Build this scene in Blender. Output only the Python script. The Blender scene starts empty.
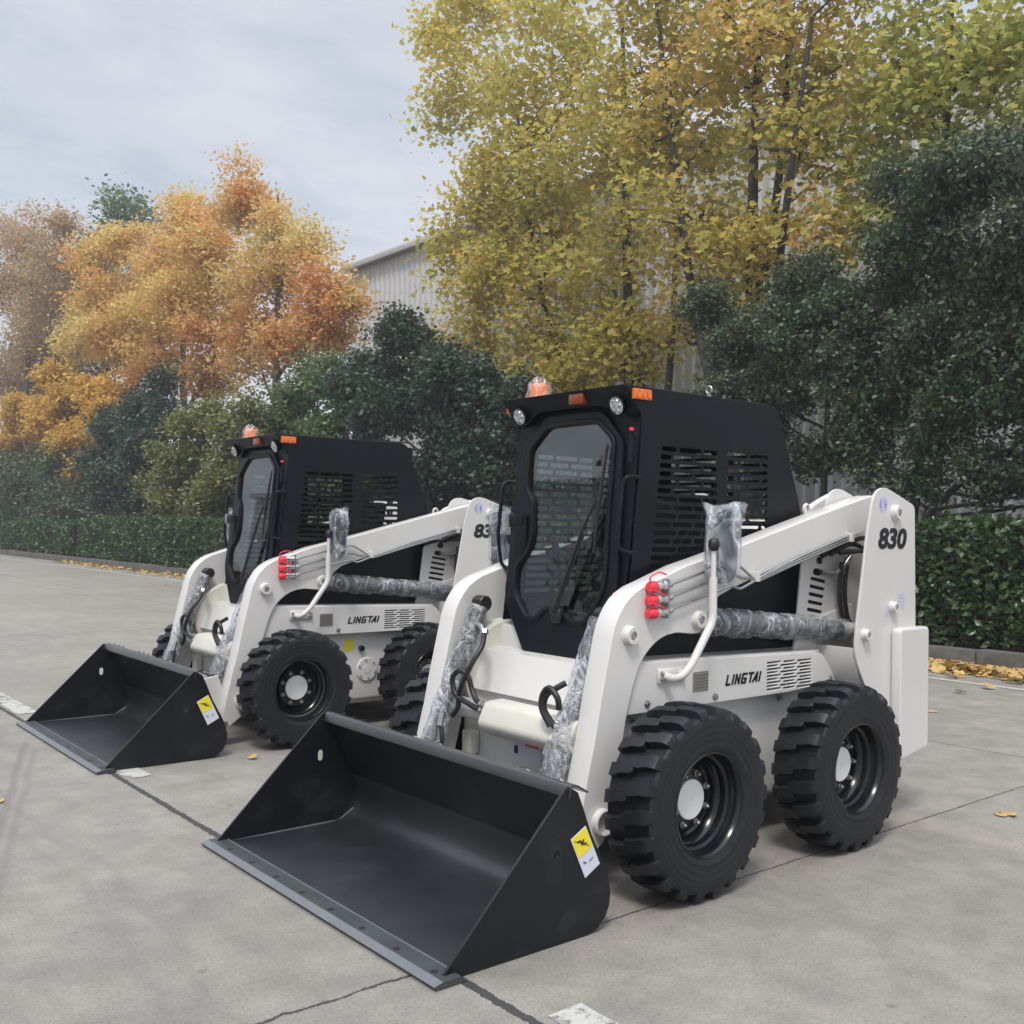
import bpy, bmesh, math, random
import numpy as np
from mathutils import Vector, Matrix, noise
S = bpy.context.scene
COL = S.collection
R = math.radians
random.seed(7)

# ------------------------------------------------------------------ helpers
def newmat(name):
    m = bpy.data.materials.new(name); m.use_nodes = True
    nt = m.node_tree; nt.nodes.clear()
    out = nt.nodes.new('ShaderNodeOutputMaterial')
    return m, nt, out

def node(nt, typ, **kw):
    n = nt.nodes.new(typ)
    for k, v in kw.items():
        if k.startswith('i_'):
            n.inputs[int(k[2:])].default_value = v
        else:
            setattr(n, k, v)
    return n

def noise_tex(nt, scale, detail=4, rough=.55, coord=None, dist=0):
    n = nt.nodes.new('ShaderNodeTexNoise')
    n.inputs['Scale'].default_value = scale; n.inputs['Detail'].default_value = detail
    n.inputs['Roughness'].default_value = rough; n.inputs['Distortion'].default_value = dist
    if coord is not None: nt.links.new(coord, n.inputs['Vector'])
    return n

def ramp(nt, fac, stops):
    r = nt.nodes.new('ShaderNodeValToRGB'); e = r.color_ramp.elements
    while len(e) < len(stops): e.new(.5)
    for x, (p, c) in zip(e, stops):
        x.position = p; x.color = (*c, 1) if len(c) == 3 else c
    nt.links.new(fac, r.inputs[0]); return r

def mixc(nt, fac, a, b, mode='MIX'):
    m = nt.nodes.new('ShaderNodeMix'); m.data_type = 'RGBA'; m.blend_type = mode
    for s, v in ((0, fac), (6, a), (7, b)):
        if hasattr(v, 'links'): nt.links.new(v, m.inputs[s])
        else: m.inputs[s].default_value = v if s == 0 else ((*v, 1) if len(v) == 3 else v)
    return m.outputs[2]

def mathn(nt, op, a, b=None, c=None, clamp=False):
    m = nt.nodes.new('ShaderNodeMath'); m.operation = op; m.use_clamp = clamp
    for i, v in enumerate((a, b, c)):
        if v is None: continue
        if hasattr(v, 'links'): nt.links.new(v, m.inputs[i])
        else: m.inputs[i].default_value = v
    return m.outputs[0]

def bumpn(nt, h, strength, dist=.01):
    b = nt.nodes.new('ShaderNodeBump'); b.inputs['Strength'].default_value = strength
    b.inputs['Distance'].default_value = dist; nt.links.new(h, b.inputs['Height']); return b.outputs[0]

def paint(name, col, rough, coat=0, crough=.12, metal=0, var=.06, nscale=6, bump=0, bscale=300, dirt=None, rvar=.08, spec=.5):
    """painted / moulded surface with slight wear in colour and gloss"""
    m, nt, out = newmat(name)
    p = node(nt, 'ShaderNodeBsdfPrincipled')
    tc = node(nt, 'ShaderNodeTexCoord')
    n = noise_tex(nt, nscale, 6, .6, tc.outputs['Object'])
    c2 = tuple(max(0, x * (1 - var)) for x in col); c3 = tuple(min(1, x * (1 + var)) for x in col)
    r = ramp(nt, n.outputs[0], [(.3, c2), (.7, c3)])
    colr = r.outputs[0]
    if dirt:
        n2 = noise_tex(nt, 3.1, 8, .7, tc.outputs['Object'], .4)
        f = ramp(nt, n2.outputs[0], [(.52, (0, 0, 0)), (.78, (dirt[1],) * 3)])
        colr = mixc(nt, f.outputs[0], colr, dirt[0])
    nt.links.new(colr, p.inputs['Base Color'])
    rr = node(nt, 'ShaderNodeMapRange'); rr.inputs[3].default_value = rough - rvar; rr.inputs[4].default_value = rough + rvar
    n3 = noise_tex(nt, nscale * 2.3, 5, .6, tc.outputs['Object'])
    nt.links.new(n3.outputs[0], rr.inputs[0]); nt.links.new(rr.outputs[0], p.inputs['Roughness'])
    p.inputs['Metallic'].default_value = metal; p.inputs['Coat Weight'].default_value = coat
    p.inputs['Coat Roughness'].default_value = crough
    p.inputs['Specular IOR Level'].default_value = spec
    if bump:
        n4 = noise_tex(nt, bscale, 3, .5, tc.outputs['Object'])
        nt.links.new(bumpn(nt, n4.outputs[0], bump, .002), p.inputs['Normal'])
    nt.links.new(p.outputs[0], out.inputs[0]); return m

def obj(name, me, mat=None, parent=None, smooth=None):
    """link one mesh object"""
    if isinstance(me, bmesh.types.BMesh):
        b = me; me = bpy.data.meshes.new(name); b.to_mesh(me); b.free()
    me.name = name
    if mat is not None:
        for x in (mat if isinstance(mat, (list, tuple)) else [mat]): me.materials.append(x)
    if smooth is not None:
        me.polygons.foreach_set('use_smooth', [True] * len(me.polygons))
        if smooth < 180: me.set_sharp_from_angle(angle=R(smooth))
    o = bpy.data.objects.new(name, me); COL.objects.link(o)
    if parent is not None: o.parent = parent
    return o

def tag(o, label=None, cat=None, group=None, kind=None):
    if label: o['label'] = label
    if cat: o['category'] = cat
    if group: o['group'] = group
    if kind: o['kind'] = kind
    return o

def empty(name, loc=(0, 0, 0), rz=0):
    o = bpy.data.objects.new(name, None); o.empty_display_size = .2
    o.location = loc; o.rotation_euler = (0, 0, rz); COL.objects.link(o); return o

def kids(o): return [x for x in bpy.data.objects if x.parent == o]

def copy_tree(o, parent=None):
    c = o.copy(); COL.objects.link(c)
    if parent is not None: c.parent = parent
    for ch in kids(o): copy_tree(ch, c)
    return c

def box_bm(x0, x1, y0, y1, z0, z1, bev=.004, seg=2, bm=None):
    b = bmesh.new()
    bmesh.ops.create_cube(b, size=1)
    for v in b.verts:
        v.co = Vector(((x0 + x1) / 2 + v.co.x * (x1 - x0), (y0 + y1) / 2 + v.co.y * (y1 - y0), (z0 + z1) / 2 + v.co.z * (z1 - z0)))
    if bev > 0:
        bmesh.ops.bevel(b, geom=b.edges[:], offset=bev, segments=seg, affect='EDGES', profile=.6)
    if bm is None: return b
    join(bm, b); return bm

def join(bm, b):
    me = bpy.data.meshes.new('t'); b.to_mesh(me); b.free(); bm.from_mesh(me); bpy.data.meshes.remove(me)

def frame_from(d):
    d = Vector(d).normalized(); a = Vector((0, 0, 1)) if abs(d.z) < .9 else Vector((1, 0, 0))
    u = d.cross(a).normalized(); return u, d.cross(u).normalized(), d

def tube_bm(path, r, seg=10, bm=None, caps=True, closed=False):
    """round tube along a path; r a number or one per point"""
    b = bmesh.new() if bm is None else bm
    P = [Vector(p) for p in path]; n = len(P); rings = []
    pu = None
    for i, p in enumerate(P):
        d = (P[(i + 1) % n] - P[i - 1]) if closed else (P[min(i + 1, n - 1)] - P[max(i - 1, 0)])
        if d.length < 1e-9: d = Vector((0, 0, 1))
        d.normalize()
        if pu is None: u = frame_from(d)[0]
        else:
            u = pu - d * pu.dot(d)
            u = u.normalized() if u.length > 1e-6 else frame_from(d)[0]
        pu = u; v = d.cross(u); rr = r[i] if isinstance(r, (list, tuple)) else r
        rings.append([b.verts.new(p + (u * math.cos(2 * math.pi * k / seg) + v * math.sin(2 * math.pi * k / seg)) * rr) for k in range(seg)])
    m = n if closed else n - 1
    for i in range(m):
        A, B = rings[i], rings[(i + 1) % n]
        for k in range(seg): b.faces.new((A[k], A[(k + 1) % seg], B[(k + 1) % seg], B[k]))
    if caps and not closed:
        b.faces.new(rings[0][::-1]); b.faces.new(rings[-1])
    return b

def smooth_path(pts, n=8):
    P = [Vector(p) for p in pts]; out = []
    for i in range(len(P) - 1):
        p0 = P[max(i - 1, 0)]; p1 = P[i]; p2 = P[i + 1]; p3 = P[min(i + 2, len(P) - 1)]
        for k in range(n):
            t = k / n
            out.append(.5 * ((2 * p1) + (p2 - p0) * t + (2 * p0 - 5 * p1 + 4 * p2 - p3) * t * t + (3 * p1 - p0 - 3 * p2 + p3) * t ** 3))
    out.append(P[-1]); return out

def bend_path(pts, r=.04, n=5):
    """polyline with rounded corners"""
    P = [Vector(p) for p in pts]; out = [P[0]]
    for i in range(1, len(P) - 1):
        a, b, c = P[i - 1], P[i], P[i + 1]
        ra = min(r, (a - b).length * .45); rc = min(r, (c - b).length * .45)
        s = b + (a - b).normalized() * ra; e = b + (c - b).normalized() * rc
        for k in range(n + 1):
            t = k / n; out.append(s * (1 - t) ** 2 + b * 2 * t * (1 - t) + e * t * t)
    out.append(P[-1]); return out

def lathe_bm(prof, axis='Y', seg=48, bm=None, center=(0, 0, 0), closed=False):
    """prof: list of (radius, along-axis)"""
    b = bmesh.new() if bm is None else bm; rings = []; c = Vector(center)
    def pt(r, h, a):
        if axis == 'Y': return c + Vector((r * math.cos(a), h, r * math.sin(a)))
        if axis == 'X': return c + Vector((h, r * math.cos(a), r * math.sin(a)))
        return c + Vector((r * math.cos(a), r * math.sin(a), h))
    for r, h in prof:
        if r < 1e-6: rings.append([b.verts.new(pt(0, h, 0))])
        else: rings.append([b.verts.new(pt(r, h, 2 * math.pi * k / seg)) for k in range(seg)])
    pairs = list(zip(rings, rings[1:]))
    if closed: pairs.append((rings[-1], rings[0]))
    for A, B in pairs:
        for k in range(seg):
            a = [A[k % len(A)], A[(k + 1) % len(A)], B[(k + 1) % len(B)], B[k % len(B)]]
            q = []
            for v in a:
                if v not in q: q.append(v)
            if len(q) > 2: b.faces.new(q)
    bmesh.ops.recalc_face_normals(b, faces=b.faces[:])
    return b

def rnd(pts, r, n=4):
    """rounded polygon; r number or list per corner"""
    out = []; N = len(pts)
    for i in range(N):
        a, b, c = Vector(pts[i - 1]), Vector(pts[i]), Vector(pts[(i + 1) % N])
        rr = r[i] if isinstance(r, (list, tuple)) else r
        if rr <= 0: out.append(tuple(b)); continue
        ra = min(rr, (a - b).length * .48); rc = min(rr, (c - b).length * .48)
        s = b + (a - b).normalized() * ra; e = b + (c - b).normalized() * rc
        for k in range(n + 1):
            t = k / n; q = s * (1 - t) ** 2 + b * 2 * t * (1 - t) + e * t * t; out.append((q.x, q.y))
    return out

def slot(cx, cz, w, h, ang=0, n=3):
    """outline of a round-ended slot"""
    r = h / 2; p = []
    for s, a0 in ((1, -90), (-1, 90)):
        for k in range(n + 1):
            a = R(a0 + 180 * k / n); p.append((s * (w / 2 - r) + r * math.cos(a), r * math.sin(a)))
    ca, sa = math.cos(ang), math.sin(ang)
    return [(cx + x * ca - z * sa, cz + x * sa + z * ca) for x, z in p]

def disc(cx, cz, r, n=20):
    return [(cx + r * math.cos(2 * math.pi * k / n), cz + r * math.sin(2 * math.pi * k / n)) for k in range(n)]

def plate_me(outline, holes, y0, y1, bev=.002, plane='XZ'):
    """flat plate with holes; outline in (x,z) extruded y0..y1 (or (y,z) extruded along x for plane 'YZ')"""
    cu = bpy.data.curves.new('c', 'CURVE'); cu.dimensions = '2D'; cu.fill_mode = 'BOTH'
    for loop in [outline] + list(holes):
        sp = cu.splines.new('POLY'); sp.points.add(len(loop) - 1)
        for q, p in zip(sp.points, loop): q.co = (p[0], p[1], 0, 1)
        sp.use_cyclic_u = True
    th = abs(y1 - y0) / 2
    bev = min(bev, th * .9)
    cu.extrude = th - bev; cu.bevel_depth = bev; cu.bevel_resolution = 1; cu.offset = -bev
    o = bpy.data.objects.new('c', cu); COL.objects.link(o)
    dg = bpy.context.evaluated_depsgraph_get(); dg.update()
    me = bpy.data.meshes.new_from_object(o.evaluated_get(dg))
    bpy.data.objects.remove(o); bpy.data.curves.remove(cu)
    ym = (y0 + y1) / 2
    co = np.empty(len(me.vertices) * 3, 'f'); me.vertices.foreach_get('co', co); co = co.reshape(-1, 3)
    if plane == 'XZ': n = np.stack([co[:, 0], ym - co[:, 2], co[:, 1]], 1)
    elif plane == 'YZ': n = np.stack([ym + co[:, 2], co[:, 0], co[:, 1]], 1)
    else: n = np.stack([co[:, 0], co[:, 1], ym + co[:, 2]], 1)
    me.vertices.foreach_set('co', n.astype('f').ravel()); me.update()
    return me

def plate(name, outline, holes, y0, y1, mat, parent, bev=.002, plane='XZ', smooth=35):
    return obj(name, plate_me(outline, holes, y0, y1, bev, plane), mat, parent, smooth)

def mirror_me(me):
    m = me.copy(); b = bmesh.new(); b.from_mesh(m)
    for v in b.verts: v.co.y = -v.co.y
    bmesh.ops.reverse_faces(b, faces=b.faces[:]); b.to_mesh(m); b.free(); return m

def mirror_part(o, parent=None):
    """a mirrored copy (other side of the machine) of a part and its sub-parts"""
    c = bpy.data.objects.new(o.name.split('.')[0], mirror_me(o.data) if o.data else None)
    COL.objects.link(c); c.parent = parent if parent is not None else o.parent
    c.location = (o.location.x, -o.location.y, o.location.z)
    for k in o.keys():
        if not k.startswith('_'): c[k] = o[k]
    for ch in kids(o): mirror_part(ch, c)
    return c

def text_me(s, size, extrude=.0006, shear=0, offset=0, xs=1):
    cu = bpy.data.curves.new('t', 'FONT'); cu.body = s; cu.size = size; cu.extrude = extrude
    cu.shear = shear; cu.offset = offset; cu.resolution_u = 4
    o = bpy.data.objects.new('t', cu); COL.objects.link(o)
    dg = bpy.context.evaluated_depsgraph_get(); dg.update()
    me = bpy.data.meshes.new_from_object(o.evaluated_get(dg))
    bpy.data.objects.remove(o); bpy.data.curves.remove(cu)
    for v in me.vertices: v.co.x *= xs
    return me

def on_left_side(me, x, y, z):
    """lay flat lettering on a face that looks to +y; reading direction runs to -x"""
    for v in me.vertices: v.co = Vector((x - v.co.x, y + v.co.z, z + v.co.y))
    b = bmesh.new(); b.from_mesh(me); bmesh.ops.recalc_face_normals(b, faces=b.faces[:]); b.to_mesh(me); b.free()
    return me

# ------------------------------------------------------------------ materials
WHITE = paint('white_paint', (.625, .614, .598), .33, coat=.35, var=.02, nscale=2.5, dirt=((.50, .47, .40), .10))
HUBW = paint('hub_white', (.80, .80, .79), .35, var=.02, rvar=.05)
CREAM = paint('stained_cream_paint', (.57, .56, .50), .42, coat=.1, var=.03, nscale=3, dirt=((.36, .30, .18), .6))
BLACK = paint('black_powder_coat', (.0026, .0046, .0078), .42, spec=.27, var=.2, nscale=4, bump=.25, bscale=500)
BUCKET = paint('black_bucket_paint', (.0044, .0058, .0078), .35, spec=.40, var=.25, nscale=2.2, rvar=.10, bump=.12, bscale=180, dirt=((.050, .052, .054), .6))
SHEEN = paint('sky_sheen_bucket_paint', (.0105, .0130, .0160), .40, spec=.75, coat=.6, crough=.33, var=.25, nscale=3, dirt=((.034, .038, .043), .6))  # bucket black made lighter and glossier, sky sheen put into the paint
LIPG = paint('sky_greyed_edge_paint', (.048, .054, .061), .36, spec=.5, var=.2, nscale=6)  # black edge paint greyed, the sky's reflection put into its colour
EDGE = paint('grey_edge_steel', (.145, .156, .172), .45, var=.12, nscale=9, metal=.25)
RUBBER = paint('tyre_rubber', (.0090, .0108, .0138), .50, spec=.38, var=.25, nscale=9, bump=.5, bscale=120, dirt=((.030, .030, .030), .40))
HOSE = paint('hose_rubber', (.012, .012, .013), .45, var=.2)
RIM = paint('black_rim_paint', (.005, .006, .008), .22, spec=.4, var=.2, coat=.2)
STEEL = paint('zinc_steel', (.42, .42, .42), .3, metal=.9, var=.12, nscale=30)
CHROME = paint('chrome', (.75, .75, .76), .1, metal=1, var=.02, rvar=.04)
RED = paint('red_plastic', (.75, .035, .06), .35, var=.08)
AMBER = paint('amber_lens', (.72, .16, .02), .18, coat=.6, var=.25, nscale=60)
AMBER_DARK = paint('dull_amber_lens', (.20, .045, .012), .25, coat=.4, var=.2, nscale=40)
LENS = paint('clear_lamp_lens', (.55, .57, .58), .12, metal=.75, var=.45, nscale=55, coat=.6)
GREY_PLATE = paint('grey_name_plate', (.30, .285, .25), .35, metal=.5, var=.12, nscale=80)
DARKCYL = paint('cylinder_grey', (.05, .055, .06), .4, var=.2)
YELLOW = paint('yellow_sticker', (.80, .68, .03), .4, var=.03)
PALEST = paint('pale_sticker', (.62, .64, .74), .4, var=.04)
BLUEP = paint('blue_print', (.16, .17, .55), .5)
LILAC = paint('faint_blue_print', (.50, .51, .68), .45, var=.08, nscale=60)
DARKP = paint('black_print', (.012, .012, .014), .4)
SEAT = paint('seat_vinyl', (.02, .02, .022), .5, var=.2)

def film(name, white, alpha, rough=.14, scale=30, bump=.9, floor=.10):
    """crumpled clear plastic film"""
    m, nt, out = newmat(name)
    tc = node(nt, 'ShaderNodeTexCoord')
    def crease(sc, w, off, dist):
        mp = node(nt, 'ShaderNodeMapping'); mp.inputs['Location'].default_value = (off, off * .7, -off)
        mp.inputs['Rotation'].default_value = (off, .6, off * 2); mp.inputs['Scale'].default_value = (1, 1, .45)
        nt.links.new(tc.outputs['Object'], mp.inputs[0])
        n = noise_tex(nt, sc, 3, .55, mp.outputs[0], dist)
        d = mathn(nt, 'ABSOLUTE', mathn(nt, 'SUBTRACT', n.outputs[0], .5))
        return ramp(nt, d, [(0, (1,) * 3), (w * .3, (.45,) * 3), (w, (0,) * 3)]).outputs[0], mathn(nt, 'MINIMUM', d, .12)
    c1, h1 = crease(scale * .45, .055, 1.3, 1.5); c2, h2 = crease(scale * 1.1, .065, 4.1, 2.2)
    bp = bumpn(nt, mathn(nt, 'ADD', mathn(nt, 'MULTIPLY', h1, 3.0), mathn(nt, 'MULTIPLY', h2, 1.6)), bump, .05)
    tr = node(nt, 'ShaderNodeBsdfTransparent'); tr.inputs[0].default_value = (.93, .94, .95, 1)
    p = node(nt, 'ShaderNodeBsdfPrincipled')
    p.inputs['Base Color'].default_value = (*white, 1); p.inputs['Roughness'].default_value = rough
    p.inputs['Coat Weight'].default_value = .6
    nt.links.new(bp, p.inputs['Normal'])
    patch = ramp(nt, noise_tex(nt, scale * .5, 3, .5, tc.outputs['Object'], 1.5).outputs[0], [(.42, (.0,) * 3), (.66, (1,) * 3)]).outputs[0]
    f = mathn(nt, 'ADD', mathn(nt, 'ADD', mathn(nt, 'MULTIPLY', c1, .50), mathn(nt, 'MULTIPLY', c2, .26)), mathn(nt, 'MULTIPLY', patch, alpha))  # specular wrinkle highlights put into the film as whiter, denser lines
    f = mathn(nt, 'ADD', f, floor, clamp=True)
    mx = node(nt, 'ShaderNodeMixShader'); nt.links.new(f, mx.inputs[0])
    nt.links.new(tr.outputs[0], mx.inputs[1]); nt.links.new(p.outputs[0], mx.inputs[2])
    nt.links.new(mx.outputs[0], out.inputs[0]); return m
FILM = film('plastic_film', (.66, .69, .74), .16, scale=13, rough=.12, bump=.9, floor=.13)
FILM_CLEAR = film('thin_plastic_bag', (.70, .75, .82), .14, scale=7, floor=.12, bump=.7)
FILM_WHITE = film('cloudy_plastic_bag', (.85, .78, .76), .10, scale=16, bump=.4, floor=.05)

def glass(name, tint=.88, spec=1.0):
    m, nt, out = newmat(name)
    tr = node(nt, 'ShaderNodeBsdfTransparent'); tr.inputs[0].default_value = (tint * .93, tint, tint * 1.02, 1)
    gl = node(nt, 'ShaderNodeBsdfGlossy'); gl.inputs['Roughness'].default_value = .015
    tc = node(nt, 'ShaderNodeTexCoord')
    n = noise_tex(nt, 1.2, 1, .4, tc.outputs['Object'])
    nt.links.new(bumpn(nt, n.outputs[0], .06, .02), gl.inputs['Normal'])
    g = node(nt, 'ShaderNodeNewGeometry'); dt = node(nt, 'ShaderNodeVectorMath', operation='DOT_PRODUCT')
    nt.links.new(g.outputs['Normal'], dt.inputs[0]); nt.links.new(g.outputs['Incoming'], dt.inputs[1])
    ct = mathn(nt, 'SUBTRACT', 1.0, mathn(nt, 'ABSOLUTE', dt.outputs['Value']))
    f = mathn(nt, 'ADD', mathn(nt, 'MULTIPLY', mathn(nt, 'POWER', ct, 5.0), .85), .11 * spec, clamp=True)
    mx = node(nt, 'ShaderNodeMixShader'); nt.links.new(f, mx.inputs[0])
    nt.links.new(tr.outputs[0], mx.inputs[1]); nt.links.new(gl.outputs[0], mx.inputs[2])
    nt.links.new(mx.outputs[0], out.inputs[0]); return m
GLASS = glass('cab_glass')
MIRROR = paint('mirror_glass', (.62, .70, .72), .06, metal=1, var=.03, rvar=.02)

def leafmat(name, ramp_a, ramp_b, nscale=.5, trans=.35, rough=.5, spec=.3):
    """leaf: colour per leaf from one of two ramps, the choice varying through the crown"""
    m, nt, out = newmat(name)
    g = node(nt, 'ShaderNodeNewGeometry'); tc = node(nt, 'ShaderNodeTexCoord')
    ri = g.outputs['Random Per Island']
    def rp(cols):
        k = len(cols); return ramp(nt, ri, [(i / max(1, k - 1), c) for i, c in enumerate(cols)]).outputs[0]
    n = noise_tex(nt, nscale, 4, .6, tc.outputs['Object'])
    f = ramp(nt, n.outputs[0], [(.40, (0, 0, 0)), (.60, (1, 1, 1))])
    c = mixc(nt, f.outputs[0], rp(ramp_a), rp(ramp_b))
    p = node(nt, 'ShaderNodeBsdfPrincipled'); nt.links.new(c, p.inputs['Base Color'])
    p.inputs['Roughness'].default_value = rough; p.inputs['Specular IOR Level'].default_value = spec
    t = node(nt, 'ShaderNodeBsdfTranslucent'); nt.links.new(c, t.inputs[0])
    mx = node(nt, 'ShaderNodeMixShader'); mx.inputs[0].default_value = trans
    nt.links.new(p.outputs[0], mx.inputs[1]); nt.links.new(t.outputs[0], mx.inputs[2])
    nt.links.new(mx.outputs[0], out.inputs[0]); return m
HAZE = .002; EXPO = 1.0
# ------------------------------------------------------------------ the loader
# machine frame: x forward, y to its left, z up; origin on the ground under the front axle
ROOT = empty('skid_steer_loader')

def bolt(parent, x, y, z, r=.011, name='bolt'):
    b = lathe_bm([(r * 1.5, y), (r * 1.5, y + .003), (r, y + .004), (r, y + .012), (0, y + .013)], 'Y', 6, center=(x, 0, z))
    return obj(name, b, STEEL, parent)

def boss(parent, x, y, z, r=.036, h=.035, name='pin_boss'):
    """white pin boss with a recessed steel pin"""
    b = lathe_bm([(0, y - .01), (r * 1.12, y - .01), (r * 1.12, y + .006), (r, y + .008), (r, y + h * .8), (r * .93, y + h), (r * .5, y + h), (r * .5, y + h - .012), (0, y + h - .012)], 'Y', 28, center=(x, 0, z))
    n0 = len(b.faces)
    lathe_bm([(r * .47, y + h - .016), (r * .47, y + h - .002), (r * .2, y + h), (0, y + h - .004)], 'Y', 16, b, (x, 0, z)); b.faces.ensure_lookup_table()
    for f in b.faces[n0:]: f.material_index = 1
    return obj(name, b, [WHITE, STEEL], parent, 30)

# ---- hull and front body
hull = bmesh.new()
box_bm(-1.84, .13, -.495, .495, .20, .67, .012, 2, hull)
box_bm(-1.70, .10, -.40, .40, .15, .22, .012, 2, hull)  # low belly box added to keep light off the ground beneath
box_bm(-.30, -.013, -.398, .398, .78, .945, .01, 2, hull)
box_bm(-1.86, -1.26, -.44, .44, .60, 1.22, .01, 2, hull)
body = obj('body', hull, WHITE, ROOT, 40)
fp = plate_me([(-.20, .62), (.155, .655), (.085, .832), (-.20, .862)], [], -.40, .40, .006)
obj('front_step_panel', fp, WHITE, body, 35)
obj('front_bulkhead', box_bm(.02, .155, -.42, .42, .21, .600, .008), WHITE, body, 40)
obj('belly_fender', lathe_bm([(0, -.452), (.235, -.452), (.25, -.44), (.25, -.405), (.235, -.395), (0, -.395)], 'Y', 40, center=(-.06, 0, .72)), CREAM, body, 30)
# sticker on the front bulkhead
s1 = obj('safety_sticker', box_bm(.157, .1585, -.10, .10, .385, .485, 0), PALEST, body)
obj('red_heading', box_bm(.1587, .1597, -.005, .085, .452, .478, 0), RED, body)
obj('pictogram', box_bm(.1587, .1597, -.075, -.055, .41, .445, .004, 1), DARKP, body)
for x, y in ((.02, .497), (-.969, .497)): bolt(body, x, y, .63)
# oil filler flange and small stickers between the wheels
fl = obj('filler_flange', lathe_bm([(0, .494), (.083, .494), (.083, .503), (.078, .506), (.03, .506), (.028, .508), (0, .508)], 'Y', 36, center=(-.694, 0, .40)), WHITE, body, 30)
for k in range(6):
    a = R(60 * k + 20); bolt(body, -.694 + .066 * math.cos(a), .503, .40 + .066 * math.sin(a), .005)
obj('warning_sticker', box_bm(-.585, -.515, .4955, .497, .535, .615, 0), YELLOW, body)
obj('drain_cap', lathe_bm([(0, .494), (.02, .494), (.02, .52), (.012, .522), (0, .522)], 'Y', 20, center=(-.645, 0, .55)), DARKP, body, 30)

# ---- side panels with louvres, name plate and lettering
SP = rnd([(.13, .664), (.05, .866), (-1.10, .838), (-1.225, .830), (-1.355, .688), (-.97, .663)], [0, .01, .01, .03, .01, .01])
holes = []
x0, x1, z0, z1 = -.795, -1.143, .812, .680
for r_ in range(9):
    z = z0 - .006 - r_ * .0152
    a = [(-.797, -.905), (-.922, -1.010), (-1.028, -1.143)] if r_ % 2 == 0 else [(-.797, -.880), (-.898, -1.030), (-1.048, -1.143)]
    for (p, q) in a:
        sh = -.030 * 0
        holes.append(slot((p + q) / 2, z - .00 + ((p + q) / 2 + .97) * .02, abs(p - q), .0078))
side = plate('side_panel', SP, holes, .5005, .557, WHITE, ROOT, .003)
obj('louvre_backing', box_bm(-1.16, -.78, .503, .53, .668, .826, 0), DARKP, side)
obj('panel_top', plate_me([(.045, .872), (-1.22, .842), (-1.22, .832), (.045, .862)], [], .40, .545, .002), WHITE, side, 35)
np_ = obj('name_plate', box_bm(-.385, -.285, .5575, .5595, .722, .806, .001, 1), GREY_PLATE, side)
for k in range(5): obj('plate_line', box_bm(-.378, -.293, .5597, .5599, .737 + k * .013, .739 + k * .013, 0), DARKP, side)
def stroke_word(h, t):
    """squared italic capitals built from flat bars"""
    b = bmesh.new(); x = 0
    G = {'L': ([((0, 1), (0, 0)), ((0, 0), (.50, 0))], .72), 'I': ([((0, 1), (0, 0))], .26), 'N': ([((0, 0), (0, 1)), ((0, 1), (.52, 0)), ((.52, 0), (.52, 1))], .76),
         'G': ([((.60, 1), (.06, 1)), ((.06, 1), (0, .5)), ((0, .5), (.04, 0)), ((.04, 0), (.56, 0)), ((.56, 0), (.58, .45)), ((.58, .45), (.30, .45))], .80),
         'T': ([((0, 1), (.66, 1)), ((.33, 1), (.33, 0))], .66), 'A': ([((-.05, 0), (.40, 1)), ((.40, 1), (.50, 0)), ((.14, .28), (.46, .28))], .74)}
    for ch in 'LINGTAI':
        segs, adv = G[ch]
        for (p, q) in segs:
            P = Vector((x + p[0] * h * .86 + p[1] * h * .22, p[1] * (h - t))); Q = Vector((x + q[0] * h * .86 + q[1] * h * .22, q[1] * (h - t)))
            d = (Q - P).normalized(); nn = Vector((-d.y, d.x)) * t * .55; P = P - d * t * .4; Q = Q + d * t * .4
            lo_ = [b.verts.new((v.x, v.y, 0)) for v in (P - nn, Q - nn, Q + nn, P + nn)]; up_ = [b.verts.new((v.co.x, v.co.y, .0008)) for v in lo_]
            b.faces.new(up_); b.faces.new(lo_[::-1])
            for i in range(4): b.faces.new((lo_[i], lo_[(i + 1) % 4], up_[(i + 1) % 4], up_[i]))
        x += adv * h * .86 + h * .12
    me = bpy.data.meshes.new('t'); b.to_mesh(me); b.free(); return me, x
wm, wl = stroke_word(.047, .0088)
for v in wm.vertices: v.co.x *= .250 / wl
LET = on_left_side(wm, -.505, .5584, .735)
lo = obj('brand_lettering', LET, DARKP, side)
for (x, z) in ((-.005, .70), (-.43, .691), (-1.29, .700)): bolt(side, x, .557, z, .011)
# right side panel: mirrored, lettering readable from its own side
side_r = mirror_part(side)
for ch in kids(side_r):
    if ch.name.startswith('brand_lettering'):
        w = [v.co.x for v in ch.data.vertices]; cx = (min(w) + max(w)) / 2
        b = bmesh.new(); b.from_mesh(ch.data)
        for v in b.verts: v.co.x = 2 * cx - v.co.x
        bmesh.ops.reverse_faces(b, faces=b.faces[:]); b.to_mesh(ch.data); b.free()

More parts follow.
